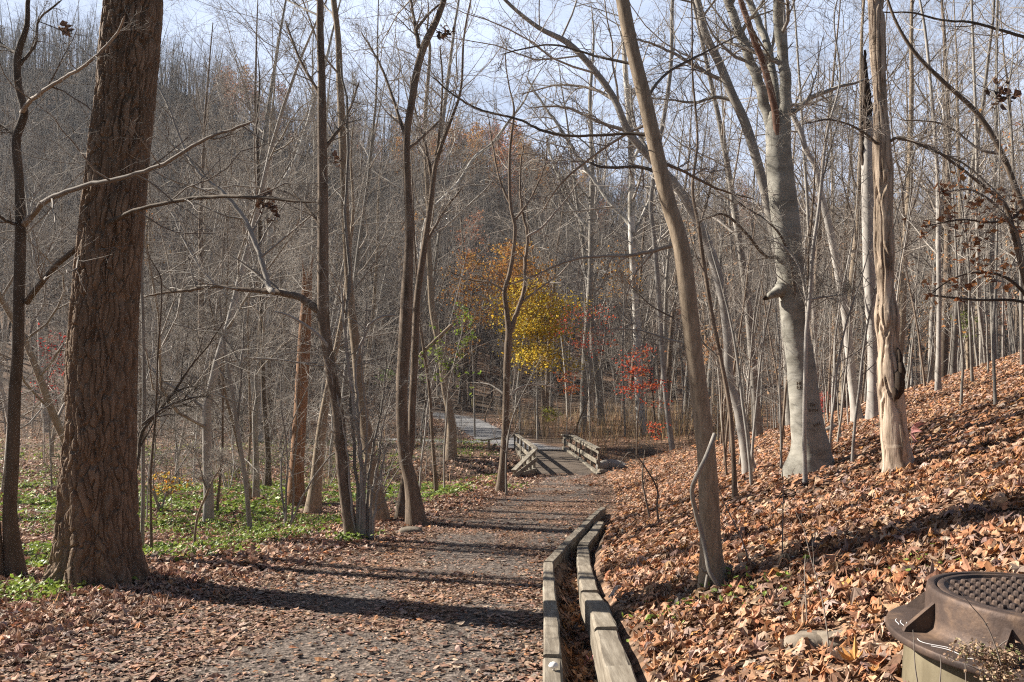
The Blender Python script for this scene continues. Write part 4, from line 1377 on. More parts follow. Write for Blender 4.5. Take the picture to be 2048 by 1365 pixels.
# ------------------------------------------------------------------ built things
def beam(a, b, w, h, up=(0, 0, 1), bev=.008, jitter=.0):
    """a squared timber from a to b as vertices and quads, arrises eased"""
    a = np.asarray(a, float)
    b = np.asarray(b, float)
    t = norm((b - a)[None])[0]
    s = norm(np.cross(t, np.asarray(up, float))[None])[0]
    u = np.cross(s, t)
    c = bev
    prof = np.array([(-w / 2 + c, -h / 2), (w / 2 - c, -h / 2), (w / 2, -h / 2 + c), (w / 2, h / 2 - c), (w / 2 - c, h / 2), (-w / 2 + c, h / 2), (-w / 2, h / 2 - c), (-w / 2, -h / 2 + c)])
    n = 8
    k = max(3, int(np.linalg.norm(b - a) / .25) + 2)
    tt = np.linspace(0, 1, k)
    V = []
    for i, q in enumerate(tt):
        e = 0
        p = prof * (1 - e) + rng.normal(0, jitter, prof.shape)
        V.append((a + (b - a) * q)[None] + p[:, 0:1] * s[None] + p[:, 1:2] * u[None])
    V = np.concatenate(V)
    base = (np.arange(k - 1) * n)[:, None] + np.arange(n)[None]
    nx = (np.arange(k - 1) * n)[:, None] + ((np.arange(n) + 1) % n)[None]
    Q = np.stack([base, nx, nx + n, base + n], -1).reshape(-1, 4)
    caps = np.array([list(range(n))[::-1], [(k - 1) * n + i for i in range(n)]])
    return V, Q, caps


def beam_obj(name, a, b, w, h, mat, parent=None, origin=None, **kw):
    o = np.asarray(a, float) if origin is None else np.asarray(origin, float)
    V, Q, caps = beam(a, b, w, h, **kw)
    me = make_mesh(name, V - o, [Q, caps], mat, None, False)
    return link(name, me, parent, o if parent is None else (0, 0, 0))


# footbridge
YB0, YB1 = 28.0, 37.0
g0 = np.array([2.0, 32.0, -2.1])
fb = thing('footbridge', 'short weathered wooden footbridge with railings where the trail crosses the creek', 'footbridge', g0)


def bobj(name, a, b, w, h, mat='rail', **kw):
    return beam_obj(name, a, b, w, h, M[mat], fb, g0, **kw)


L0, L1 = np.array([at(1071, 948, YB0), at(1031, 898, YB1)])
R0, R1 = np.array([at(1197, 951, YB0), at(1127, 898, YB1)])
# deck: gently crowned planks under a skin of trodden leaves
nd = 34
dv = []
for i in range(nd + 1):
    t_ = i / nd
    a_ = L0 * (1 - t_) + L1 * t_
    b_ = R0 * (1 - t_) + R1 * t_
    z_ = -2.05 + .07 * math.sin(math.pi * t_)
    for q in range(9):
        p_ = a_ * (1 - q / 8) + b_ * (q / 8)
        dv.append((p_[0], p_[1] - (.6 if i == 0 else 0) + (.5 if i == nd else 0), z_ + rng.normal(0, .006) - (.05 if i in (0, nd) else 0)))
dv = np.array(dv)
lo = dv - [0, 0, .16]
ii = (np.arange(nd)[:, None] * 9 + np.arange(8)[None]).ravel()
top = np.stack([ii, ii + 1, ii + 10, ii + 9], -1)
m_ = len(dv)
sidq = []
for i in range(nd):
    sidq += [(i * 9, (i + 1) * 9, (i + 1) * 9 + m_, i * 9 + m_), (i * 9 + 8, i * 9 + 8 + m_, (i + 1) * 9 + 8 + m_, (i + 1) * 9 + 8)]
for q in range(8):
    sidq += [(q, q + m_, q + 1 + m_, q + 1)]
link('deck', make_mesh('deck', np.concatenate([dv, lo]) - g0, [top, np.array(sidq)], M['deck'], None, False), fb)
for (a, b) in ((L0, L1), (R0, R1)):
    bobj('kerb_board', a + [0, -.2, .04], b + [0, .1, .04], .14, .15)
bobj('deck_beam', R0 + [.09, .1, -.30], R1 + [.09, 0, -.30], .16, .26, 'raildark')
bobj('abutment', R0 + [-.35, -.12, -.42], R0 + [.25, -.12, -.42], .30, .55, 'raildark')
bobj('abutment', R0 + [.10, -.35, -.15], R0 + [.10, .25, -.15], .16, .22, 'rail')
# railings
RT = [at(1126, 870, YB1), at(1147, 872, YB1 - 2.0), at(1197, 898, YB0)]
RM = [at(1126, 882, YB1), at(1194, 924, YB0 + .1)]
LT = [at(1031, 868, YB1), at(1071, 897, YB0)]
WT = [at(1071, 897, YB0), at(1027, 942, 25.2)]
FT = [at(1031, 869, YB1), at(960, 882, YB1 - .8)]
for a, b in ((RT[0], RT[1]), (RT[1], RT[2])):
    bobj('handrail', a + [0, 0, 0], b + [0, 0, 0], .19, .055)
bobj('handrail', LT[0], LT[1], .17, .055)
bobj('handrail', WT[0] + [0, -.06, -.01], WT[1], .17, .055)
bobj('handrail', FT[0] + [0, 0, -.06], FT[1], .17, .055)
for a, b in ((RT[0], RT[1]), (RT[1], RT[2])):
    bobj('rail_board', a + [.02, 0, -.11], b + [.02, 0, -.11], .045, .14)
bobj('rail_board', RM[0], RM[1], .045, .16)
bobj('rail_board', WT[0] + [.05, -.02, -.36], WT[1] + [.05, 0, -.16], .045, .15)
bobj('rail_board', LT[0] + [-.05, 0, -.36], LT[1] + [-.05, 0, -.40], .045, .15)
bobj('rail_board', FT[0] + [-.9, -.4, -.42], FT[1] + [.55, .2, -.34], .045, .17)
for t_ in (0.02, .18, .34, .50, .66, .82, .985):
    rt = RT[0] * (1 - t_) + RT[2] * t_ if t_ > .24 else RT[0] * (1 - t_ / .24) + RT[1] * (t_ / .24)
    if t_ > .24:
        s_ = (t_ - .24) / .76
        rt = RT[1] * (1 - s_) + RT[2] * s_
    base_ = R1 * (1 - t_) + R0 * t_
    bobj('post', [base_[0] + .03, rt[1], -2.35], [rt[0] + .03, rt[1], rt[2] - .028], .09, .09, 'rail', up=(0, 1, 0))
for t_ in (0.0, .2, .4, .6, .8, .985):
    rt = LT[0] * (1 - t_) + LT[1] * t_
    base_ = L1 * (1 - t_) + L0 * t_
    bobj('post', [base_[0] - .03, rt[1], -2.35], [rt[0] - .03, rt[1], rt[2] - .028], .09, .09, 'rail', up=(0, 1, 0))
for t_ in (.25, .5, .75, .96):
    rt = WT[0] * (1 - t_) + WT[1] * t_
    bobj('post', [rt[0], rt[1], terr(rt[0], rt[1]) - .2], [rt[0], rt[1], rt[2] - .028], .085, .085, 'rail', up=(0, 1, 0))
for t_ in (.35, .75):
    rt = FT[0] * (1 - t_) + FT[1] * t_
    bobj('post', [rt[0], rt[1], min(terr(rt[0], rt[1]), rt[2] - .6) - .2], [rt[0], rt[1], rt[2] - .028], .10, .10, 'rail', up=(0, 1, 0))
wa, wb = WT[0] * .98 + WT[1] * .02, WT[1]
bobj('kerb_board', [wa[0], wa[1], terr(wa[0], wa[1] - .3) + .12], [wb[0], wb[1], terr(wb[0], wb[1]) + .05], .10, .14)
# board holding the bank by the trail, coloured dark for the shadow gap there
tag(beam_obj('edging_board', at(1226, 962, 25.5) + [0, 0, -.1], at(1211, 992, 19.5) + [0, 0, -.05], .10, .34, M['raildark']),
    'upright edging board, coloured dark for a shadow gap, where the bank meets the bridge end', 'board')

# timber edging: the line along the trail and the taller line holding the bank
left_px = [(1107, 1420), (1105, 1335), (1102, 1240), (1098, 1190), (1097, 1136), (1117, 1114), (1133, 1094), (1152, 1074), (1177, 1058), (1196, 1040), (1206, 1026)]
lp = [ground(px, py, .03) for px, py in left_px]
lp = np.array([[q[0], q[1], zp(q[1]) + .035] for q in lp])
names_l = ['front timber of the trail edging bearing a white mushroom', 'second timber of the trail edging, with moss specks', 'third timber of the trail edging, in tree shadow', 'fourth timber of the trail edging, ending at the bend',
           'timber starting the bend in the trail edging', 'short timber after the bend in the trail edging', 'timber half buried in leaves halfway up the curved edging',
           'timber of the curved edging beside the leafy trench', 'timber of the curved edging near its far end', 'short timber of the edging nearing the bridge', 'last but one edging timber toward the bridge', 'last edging timber before the footbridge']
for i in range(len(lp) - 1):
    a, b = lp[i], lp[i + 1]
    d_ = norm((b - a)[None])[0]
    dz = [0, 0, rng.normal(0, .008) - .055]
    o = beam_obj('edging_timber', a + d_ * .004 + dz, b - d_ * .004 + dz, .098, .22, M['timber'], bev=.010, jitter=.0022)
    tag(o, names_l[i], 'timber', 'timbers edging the trail')
right_px = [(1262, 1420), (1238, 1340), (1213, 1263), (1197, 1213), (1180, 1186), (1169, 1135), (1166, 1093), (1180, 1074), (1200, 1044)]
hts = [.16, .155, .145, .13, .105, .07, .05, .045, .04, .04]
rp_ = []
for (px, py), hh in zip(right_px, hts):
    d = ray(px, py)
    s = _ys / d[1]
    Z = 1.6 + d[2] * s
    i = int(np.argmax(Z < zp(_ys) + hh))
    rp_.append([d[0] * s[i], _ys[i], zp(_ys[i]) + hh])
rp_ = np.array(rp_)
names_r = ['thick upper timber of the retaining edge closest to the iron manhole', 'upper retaining timber with split grain, second along', 'upper retaining timber stepped down from its neighbour', 'retaining timber with a wide sunlit top',
           'mossy sided retaining timber', 'retaining timber with a narrow sunlit top below the bend', 'retaining timber at the bend', 'retaining timber beyond the bend, leaves on top', 'last retaining timber fading into leaves']
for i in range(len(rp_) - 1):
    a, b = rp_[i], rp_[i + 1]
    d_ = norm((b - a)[None])[0]
    hh = hts[i] + .20
    stepz = .018 if i % 2 == 0 else 0
    o = beam_obj('retaining_timber', a + d_ * .004 + [0, 0, stepz - hh / 2], b - d_ * .004 + [0, 0, stepz - hh / 2], .135, hh, M['timber'], bev=.012, jitter=.0025)
    tag(o, names_r[i], 'timber', 'timbers holding the bank')

# little white mushroom, pink maple leaf
mg = at(1107, 1345, 4.14)
mg[2] = zp(mg[1]) + .088
ang = np.linspace(0, 2 * math.pi, 17)[:-1]
prof = [(.006, 0), (.008, .012), (.021, .016), (.022, .024), (.016, .035), (.006, .040), (.001, .041)]
V = np.array([(r * math.cos(a) * (1 + .15 * math.cos(2 * a)), r * math.sin(a), z) for r, z in prof for a in ang])
q_ = [(i * 16 + j, i * 16 + (j + 1) % 16, (i + 1) * 16 + (j + 1) % 16, (i + 1) * 16 + j) for i in range(len(prof) - 1) for j in range(16)]
tag(link('mushroom', make_mesh('mushroom', V, [np.array(q_)], M['fungus']), None, mg - [0, 0, .008]), 'small white mushroom cap on the timber edging', 'mushroom')
PL = Leaves()
pg = ground(1184, 1340)
PL.add((PR_MAP[0][2:3], PR_MAP[1]), np.array([[0, 0, 0.06]]), [.15], np.array([[.62, .28, .25]]), .35)
tag(link('fallen_leaf', PL.mesh('fallen_leaf', M['litter']), None, pg), 'large pink maple leaf lying in the trench between timbers', 'leaf')
PL = Leaves()
pg = ground(1822, 905)
PL.add((PR_MAP[0][4:5], PR_MAP[1]), np.array([[0, 0, 0.25]]), [.26], np.array([[.50, .24, .22]]), 1.2)
T = Tubes()
T.add(np.array([[0, 0, -.05], [.01, 0, .12], [0, 0, .25]]), np.array([.004, .003, .002]), 5)
lf_ = tag(link('leaf_sprig', PL.mesh('leaf_sprig', M['litter']), None, pg), 'dull pink maple leaf standing by the foot of the peeling trunk', 'leaf')
link('stem', T.mesh('stem', M['twigbrown']), lf_)


def rock(name, px, py, sx, sy, sz, label, seed, mat='stone'):
    g = ground(px, py)
    r = np.random.default_rng(seed)
    nu, nv = 26, 16
    u = np.linspace(0, 2 * math.pi, nu + 1)[:-1]
    v = np.linspace(0, math.pi, nv)
    Uu, Vv = np.meshgrid(u, v)
    x, y, z = np.sin(Vv) * np.cos(Uu), np.sin(Vv) * np.sin(Uu), np.cos(Vv)
    d = .75 + .5 * fbm(x * 1.2 + z + 5, y * 1.2 + 7 + z * .7, seed, 3)
    x, y, z = np.sign(x) * np.abs(x) ** .8 * d * sx, np.sign(y) * np.abs(y) ** .8 * d * sy, np.sign(z) * np.abs(z) ** .7 * d * sz
    P = np.stack([x, y, z], -1).reshape(-1, 3)
    q = [(i * nu + j, i * nu + (j + 1) % nu, (i + 1) * nu + (j + 1) % nu, (i + 1) * nu + j) for i in range(nv - 1) for j in range(nu)]
    tag(link(name, make_mesh(name, P, [np.array(q)[:, ::-1]], M[mat]), None, g - [0, 0, sz * .25]), label, 'stone')


rock('stone', 820, 1066, .17, .12, .09, 'flat pale stone at the trail edge below the curved trunk', 5)
rock('stone', 1632, 1288, .15, .10, .075, 'tan stone half buried in leaves on the bank', 8)
rock('stone', 1668, 1284, .10, .08, .065, 'pale broken stone beside the half buried tan stone', 9)


def log(pl, label, mat, Y=None, name='fallen_log', sides=12, lift=0.0, Ys=None):
    P = []
    for i, p in enumerate(pl):
        if Ys is not None:
            q = at(p[0], p[1], Ys[i])
            r = p[2] * .5 * Ys[i] / F
        else:
            q = ground(p[0], p[1])
            r = p[2] * .5 * q[1] / F
            q = q + [0, 0, r * .5 + lift]
        P.append([q[0], q[1], q[2], r])
    C = catmull(np.array(P), 40)
    a, b, an, h, R = tube_stem(C[:, :3], C[:, 3], sides, 0, 77)
    R *= 1 + .12 * (fbm(np.arange(40)[:, None] * .4, an[None] * .8, 31) - .5) * 2
    R[0] *= .55
    R[-1] *= .4
    pts = C[:, :3]
    me = ring_mesh(name, np.concatenate([pts[:1], pts, pts[-1:]]), np.concatenate([a[:1], a, a[-1:]]), np.concatenate([b[:1], b, b[-1:]]), an,
                   np.concatenate([R[:1] * .02, R, R[-1:] * .02]), M[mat], pts[0])
    return tag(link(name, me, None, pts[0]), label, 'log')


log([(300, 1122, 12), (325, 1115, 20), (360, 1110, 18), (400, 1107, 13), (440, 1106, 6)], 'short barkless log lying behind the furrowed oak', 'log')
log([(478, 1108, 6), (530, 1104, 7), (590, 1099, 7), (640, 1096, 7), (672, 1094, 8)], 'long thin pale pole lying along the trail edge', 'log')
log([(715, 1000, 9), (770, 993, 13), (820, 992, 13), (862, 993, 10)], 'dark rotting log behind the curved brown trunk', 'logdark')
log([(600, 1018, 10), (660, 1015, 12), (700, 1013, 10)], 'dark log on the green flat between the grey trunks', 'logdark')
log([(-40, 1022, 9), (30, 1025, 9), (90, 1029, 9), (150, 1030, 9), (300, 1020, 7)], 'long dark log crossing the flat behind the furrowed oak', 'logdark')
log([(1196, 934, 16), (1215, 931, 24), (1240, 936, 26), (1259, 946, 20)], 'bleached log with dark bands lying against the bridge end', 'pale', Ys=[28.6, 28.9, 28.8, 28.6])
log([(1196, 943, 10), (1215, 946, 14), (1240, 953, 16), (1258, 956, 14)], 'tan lower log lying under the bleached log', 'log', Ys=[28.0, 28.1, 28.0, 27.9])
log([(1630, 872, 10), (1650, 868, 14), (1668, 858, 13)], 'short grey log end among the leaves behind the big beech', 'grey')
log([(1640, 862, 5), (1672, 848, 5), (1700, 838, 4)], 'thin dead stick lying on the bank behind the beech', 'grey')

# trail sign by the far path
sg = at(947, 826, 66.0)
sg[2] = terr(sg[0], sg[1])
sgn = thing('trail_sign', 'small yellow trail sign on a post by the far gravel path', 'sign', sg)
V, Q, C_ = beam([0, 0, -.2], [0, 0, 1.35], .10, .10, (0, 1, 0))
link('post', make_mesh('post', V, [Q, C_], M['rail'], None, False), sgn)
V, Q, C_ = beam([0, -.07, .75], [0, -.07, 1.45], .34, .03, (0, 1, 0))
link('panel', make_mesh('panel', V, [Q, C_], M['sign'], None, False), sgn)

# ------------------------------------------------------------------ manhole
MC = np.array([1.93, 2.90, 0.0])
MTOP = .785
mh = thing('manhole', 'round rusty iron manhole on a raised concrete shaft on the bank', 'manhole', (MC[0], MC[1], terr(MC[0], MC[1])))
mz = float(terr(MC[0], MC[1]))
mh.rotation_euler = (math.radians(-1.0), math.radians(2.0), 0)
TOP = MTOP - mz


def lathe(name, prof, mat, seg=96, smooth=True):
    ang = np.arange(seg) * 2 * math.pi / seg
    p = np.array(prof)
    V = np.stack([p[:, 0:1] * np.cos(ang)[None], p[:, 0:1] * np.sin(ang)[None], np.repeat(p[:, 1:2], seg, 1)], -1).reshape(-1, 3)
    k = len(p)
    q = [(i * seg + j, i * seg + (j + 1) % seg, (i + 1) * seg + (j + 1) % seg, (i + 1) * seg + j) for i in range(k - 1) for j in range(seg)]
    return make_mesh(name, V, [np.array(q)], mat, None, smooth)


def sharp(pr, e=.002):
    """double the profile points so shading keeps the arrises"""
    o = []
    p = np.array(pr, float)
    for i in range(len(p)):
        if 0 < i < len(p) - 1:
            a = norm((p[i - 1] - p[i])[None])[0]
            b = norm((p[i + 1] - p[i])[None])[0]
            o += [p[i] + a * e, p[i] + b * e]
        else:
            o.append(p[i])
    return o


FZ = TOP - .155
link('concrete_shaft', lathe('concrete_shaft', sharp([(.50, -.4), (.475, FZ - .08), (.468, FZ - .034), (.2, FZ - .034)], .004), M['concrete']), mh)
link('frame', lathe('frame', sharp([(.30, FZ - .03), (.533, FZ - .03), (.54, FZ - .024), (.54, FZ - .004), (.535, FZ), (.436, FZ + .005), (.414, FZ + .022), (.406, FZ + .055), (.402, TOP - .02), (.398, TOP - .003), (.390, TOP), (.372, TOP), (.368, TOP - .012), (.32, TOP - .03)], .003), M['iron']), mh)
cv = lathe('cover', sharp([(.364, TOP - .03), (.364, TOP - .006), (.359, TOP - .002), (.340, TOP - .002), (.335, TOP - .013), (.0005, TOP - .014)], .002), M['iron'])
cvo = link('cover', cv, mh)
# raised studs of the cover: one mesh, it is the cover's tread
SV, SQ = [], []
cnt = 0
sp = .052
for i in range(-11, 12):
    for j in range(-11, 12):
        x = (i + .5 * (j % 2)) * sp
        y = j * sp * .88
        x, y = x * .951 - y * .309, x * .309 + y * .951
        if math.hypot(x, y) > .318:
            continue
        for (rr, zz) in ((.0155, TOP - .015), (.0135, TOP - .004), (.010, TOP + .0005), (.001, TOP + .001)):
            for a_ in range(8):
                SV.append((x + rr * math.cos(a_ * math.pi / 4 + .39), y + rr * math.sin(a_ * math.pi / 4 + .39), zz))
        for L_ in range(3):
            for a_ in range(8):
                SQ.append((cnt + L_ * 8 + a_, cnt + L_ * 8 + (a_ + 1) % 8, cnt + (L_ + 1) * 8 + (a_ + 1) % 8, cnt + (L_ + 1) * 8 + a_))
        cnt += 32
link('stud_pattern', make_mesh('stud_pattern', np.array(SV), [np.array(SQ)], M['iron'], None, False), cvo)
for a_ in [math.radians(174 + 45 * q) for q in range(8)]:
    c, s = math.cos(a_), math.sin(a_)
    th = .011
    pv = []
    for sgn_ in (-1, 1):
        for (r, z) in ((.400, FZ), (.510, FZ + .002), (.503, FZ + .018), (.405, TOP - .045)):
            pv.append((r * c - sgn_ * th * s, r * s + sgn_ * th * c, z))
    fq = [(0, 1, 2, 3), (7, 6, 5, 4), (0, 4, 5, 1), (1, 5, 6, 2), (2, 6, 7, 3), (3, 7, 4, 0)]
    link('gusset', make_mesh('gusset', np.array(pv), [np.array(fq)], M['iron'], None, False), mh)
CK = Tubes()
for (a0, r0, a1, r1, wv) in [(155, .50, 165, .505, .004), (157, .485, 168, .49, .004), (160, .468, 170, .475, .003), (163, .455, 171, .46, .003), (184, .50, 198, .475, .015), (193, .505, 210, .47, -.015), (207, .468, 209, .51, .01), (214, .49, 224, .48, .006)]:
    tt = np.linspace(0, 1, 14)
    aa = np.radians(a0 + (a1 - a0) * tt)
    rr = r0 + (r1 - r0) * tt + wv * np.sin(tt * 5)
    CK.add(np.stack([rr * np.cos(aa), rr * np.sin(aa), np.full(14, FZ + .0045 - (rr - .425) * .05)], -1), np.full(14, .0022), 5)
link('chalk_marks', CK.mesh('chalk_marks', M['chalk']), mh)
# dry weed in front of the manhole
wr = thing('dry_weed', 'dry brown seed headed weed in front of the iron manhole', 'weed', ground(1960, 1365))
wb_ = np.array(wr.location)
T = Tubes()
WL = Leaves()
for (px, py, Y) in [(1930, 1305, 2.35), (1952, 1300, 2.36), (1985, 1320, 2.33), (2010, 1318, 2.32), (2025, 1312, 2.34), (1990, 1345, 2.3), (1985, 1310, 2.34), (2012, 1350, 2.3)]:
    top_ = at(px, py, Y)
    b0 = np.array([top_[0] + rng.normal(0, .03), Y + .02, terr(top_[0], Y) - .05])
    T.add(catmull(np.array([b0, .5 * (b0 + top_) + rng.normal(0, .02, 3), top_]), 10), np.linspace(.0035, .0015, 10), 4)
    n_ = 130
    WL.add(PR_MID, top_ + rng.normal(0, 1, (n_, 3)) * [.022, .018, .015], rng.uniform(.006, .016, n_), palette(n_, [(.36, .25, .17), (.26, .17, .11), (.45, .34, .24), (.22, .22, .10)], [4, 3, 3, 1]), 1.0)
for pl in [[(2002, 1330), (1990, 1290), (1970, 1245), (1945, 1215), (1920, 1185), (1885, 1155)], [(1998, 1293), (2008, 1285), (2016, 1280)], [(1835, 1365), (1830, 1330), (1828, 1290), (1826, 1260)], [(1880, 1365), (1882, 1330), (1880, 1310)], [(1970, 1250), (1976, 1246)], [(1990, 1365), (1965, 1345), (1935, 1330)]]:
    T.add(catmull(np.array([at(q[0], q[1], 2.28) for q in pl]), 14), np.linspace(.0022, .001, 14), 4)
link('stems', T.mesh('stems', M['twigbrown'], wb_), wr)
link('seed_heads', WL.mesh('seed_heads', M['drygrass'], wb_), wr)

# fallen twigs and bare weed stems on the bank
for (lb, pl) in [('thin bare weed stem standing on the leafy bank beside the half buried stone', [(1660, 1305), (1653, 1250), (1640, 1180), (1620, 1110), (1608, 1060), (1590, 1020)]),
                 ('thin straight bare stem standing below the peeling trunk', [(1564, 1131), (1565, 1080), (1566, 1020), (1566, 965), (1560, 900)]),
                 ('leaning bare stem on the bank behind the woody vine', [(1507, 1133), (1480, 1070), (1455, 1020), (1440, 985), (1420, 930)]),
                 ('dark crooked stem standing on the bank near the trail bend', [(1320, 1058), (1314, 1010), (1316, 985), (1300, 950), (1262, 905), (1235, 935)]),
                 ('thin crooked stem standing left of the dark crooked stem', [(1303, 1042), (1292, 1000), (1285, 960), (1290, 900)]),
                 ('bare straight stick seedling below the big beech', [(1615, 1258), (1612, 1200), (1609, 1150), (1611, 1110)])]:
    g = ground(*pl[0])
    B = np.array([at(q[0], q[1], g[1] + .02 * i) for i, q in enumerate(pl)])
    B[0] = g - [0, 0, .05]
    Cb = catmull(B, 24)
    T = Tubes()
    w_ = (5 if 'dark' in lb else 3.5) * .5 * g[1] / F
    T.add(Cb, np.linspace(w_, w_ * .4, 24), 5)
    L = np.array([np.linalg.norm(np.diff(Cb, axis=0), axis=1).sum()])
    Pq, D, Ln, R2 = spawn(Cb[None], np.linspace(w_, w_ * .4, 24)[None], L, 6, .3, 1, .8, .22, .6, rmin=.001)
    p1, r1 = walk(Pq, D, Ln, R2, 5, .16, .03, .4)
    T.add(p1, r1, 4)
    tag(link('bare_weed', T.mesh('bare_weed', M['twigdark'] if 'dark' in lb else M['twigbrown'], g), None, g), lb, 'weed')

# ------------------------------------------------------------------ dead grass and brush
DG = Leaves()
dv_, dt_ = [], None
for i in range(12):
    r = np.random.default_rng(900 + i)
    c_ = r.uniform(-.35, .35)
    c2 = r.uniform(-.35, .35)
    dv_.append(np.array([(-.012, 0, 0), (.012, 0, 0), (c_ * .35 - .009, c2 * .35, .55), (c_ * .35 + .009, c2 * .35, .55), (c_, c2, 1.0)]))
PRG = (np.stack(dv_), np.array([(0, 1, 3), (0, 3, 2), (2, 3, 4)]))


def blades(n, y0, y1, test, hmin, hmax, cols, wts):
    X, Y = sample(n, y0, y1)
    k = test(X, Y, 1024 + F * X / Y)
    X, Y = X[k], Y[k]
    P = np.stack([X, Y, terr(X, Y) - .02], -1)
    DG.add(PRG, P, rng.uniform(hmin, hmax, len(P)), palette(len(P), cols, wts), .22)


BC = [(.42, .29, .16), (.34, .25, .16), (.28, .21, .145), (.48, .33, .17), (.24, .20, .12)]
blades(42000, 30, 62, lambda X, Y, p: (((p > 1085) & (p < 1520) & (Y > 34)) | ((p > 1000) & (p < 1090) & (Y > 45))) & (fbm(X * .5, Y * .5, 5) > .40) & ~on_far_path(X, Y) & ((X > xr(Y) + .3) | (Y > 40)), .5, 1.5, BC, [4, 4, 3, 3, 2])
blades(17000, 24, 60, lambda X, Y, p: (p < 900) & (fbm(X * .35, Y * .35, 6) > .48) & ~on_far_path(X, Y) & (Y > 26), .35, 1.0, BC, [2, 4, 5, 1, 2])
blades(5000, 26, 42, lambda X, Y, p: (p > 830) & (p < 990) & (X < xl(Y) - .4) & (fbm(X * .8, Y * .8, 6) > .45) & ~on_far_path(X, Y), .2, .6, BC, [4, 4, 3, 2, 1])
tag(link('dry_grass', DG.mesh('dry_grass', M['drygrass'])), 'tall dead tan grass and weeds along the creek and valley floor', 'dry grass', None, 'stuff')


# ------------------------------------------------------------------ kinds of trees that repeat
def proto_tree(name, cat, h, r, style, mat, twig, wander=.035, lean=0.0, stems=1, leaves=None, ct=None, K=14):
    root = link(name, None)
    TT, TC = Tubes(), Tubes()
    sites = []
    for s in range(stems):
        a_ = rng.uniform(0, 6.28)
        D = np.array([[math.cos(a_) * (lean + .25 * (stems > 1)), math.sin(a_) * (lean + .25 * (stems > 1)), 1.0]])
        hh = h * rng.uniform(.75, 1.05) if stems > 1 else h
        pts, rad = walk(np.array([[rng.normal(0, .05 * (stems > 1)), rng.normal(0, .05 * (stems > 1)), -.25]]), D, np.array([hh]), np.array([r]), K, wander, .03, .12)
        rad[0, 0] *= 1.25
        TT.add(pts, rad, 9 if r > .05 else 6)
        st = dict(STY[style])
        if ct:
            st['t'] = ct
        crown_on(TC, pts, rad, np.array([hh]), st, sites)
    link('trunk' if stems == 1 else 'stem', TT.mesh('trunk', M[mat]), root)
    link('crown', TC.mesh('crown', M[twig]), root)
    if leaves:
        n_, sz, cols, w_ = leaves
        link('leaves', leaf_cloud(sites, n_, sz, cols, w_, .06).mesh('leaves', M['foliage']), root)
    root['category'] = cat
    return root


TAN_L = [(.42, .26, .15), (.36, .19, .09), (.50, .34, .21)]
ORA_L = [(.50, .20, .05), (.42, .16, .05), (.55, .30, .08)]
KIN = {
    'tall': [proto_tree('woodland_tree', 'tree', 17 + i, .13 + .02 * i, 'tall', ['grey', 'tan', 'brown', 'grey'][i], ['twig', 'twigbrown', 'twigbrown', 'twig'][i]) for i in range(4)],
    'wide': [proto_tree('understory_tree', 'tree', 6.5 + i, .06 + .008 * i, 'wide', ['grey', 'brown', 'pale', 'tan'][i], ['twig', 'twig', 'twig', 'twigbrown'][i], wander=.10, lean=.12, ct=(.16, 1)) for i in range(4)],
    'sap': [proto_tree('sapling', 'sapling', 5.5 + 1.2 * i, .024 + .006 * i, 'sapling', ['pale', 'grey', 'pale', 'brown'][i], ['twig', 'twig', 'twigbrown', 'twigbrown'][i], wander=.05, lean=.05) for i in range(4)],
    'sapleaf': [proto_tree('sapling', 'sapling', 5.0 + 1.0 * i, .026 + .006 * i, 'sapling', 'grey', 'twig', wander=.05, lean=.05, leaves=(120, .10, TAN_L if i < 2 else ORA_L, [3, 2, 2]), ct=(.15, 1)) for i in range(3)],
    'pole': [proto_tree('woodland_tree', 'tree', 15 + 2 * i, .055 + .012 * i, 'few', ['pale', 'grey', 'grey'][i], ['twig', 'twig', 'twigbrown'][i], wander=.025, ct=(.3, 1)) for i in range(3)],
    'bush': [proto_tree('bare_shrub', 'shrub', 1.7 + .3 * i, .012, 'bush', ['grey', 'brown', 'tan', 'grey'][i], ['twig', 'twigbrown', 'twigbrown', 'twig'][i], wander=.10, stems=7, K=8) for i in range(4)],
}
KIN['spice'] = [proto_tree('spice_shrub', 'shrub', 3.6 + .5 * i, .020, 'spice', ['pale', 'grey', 'pale'][i], 'twig', wander=.14, stems=4, K=10, ct=(.2, 1)) for i in range(3)]
USED = {}
TAKEN = [(-3.1, 6.1)]


def place(kind, n, y0, y1, p0, p1, label, group, smin=.8, smax=1.2, gap=.9, test=None):
    c = 0
    tries = 0
    while c < n and tries < n * 60:
        tries += 1
        Y = math.sqrt(rng.uniform(y0 * y0, y1 * y1))
        p = rng.uniform(p0, p1)
        X = (p - 1024) / F * Y
        if Y < 44 and (xl(Y) - .9 < X < xr(Y) + .7):
            continue
        if Y >= 37 and bool(on_far_path(np.array([X]), np.array([Y]))[0]):
            continue
        if 28 < Y < 37 and 0.5 < X < 6:
            continue
        if kind in ('tall', 'wide', 'pole') and X < 4:
            cc = Y + .38 * X
            if 9 < cc < 36 and rng.uniform() < .84:
                continue
            if 40 < cc < 48 and X > -22 and rng.uniform() < .85:
                continue
        if Y < 50 and 930 < p < 1260 and Y > 20 and rng.uniform() < .93:
            continue
        if kind == 'wide' and Y < 40 and p > 740 and X < 4:
            continue
        if test and not test(X, Y, p):
            continue
        if any((X - a) ** 2 + (Y - b) ** 2 < gap * gap for a, b in TAKEN):
            continue
        TAKEN.append((X, Y))
        i = int(rng.integers(0, len(KIN[kind])))
        src = KIN[kind][i]
        loc = (X, Y, float(terr(X, Y)))
        s = rng.uniform(smin, smax)
        if (kind, i) not in USED:
            USED[(kind, i)] = 1
            src.location = loc
            src.rotation_euler = (0, 0, rng.uniform(0, 6.28))
            src.scale = (s, s, s)
            src['label'] = label
            src['group'] = group
        else:
            copy_tree(src, loc, rng.uniform(0, 6.28), s, label, group)
        c += 1


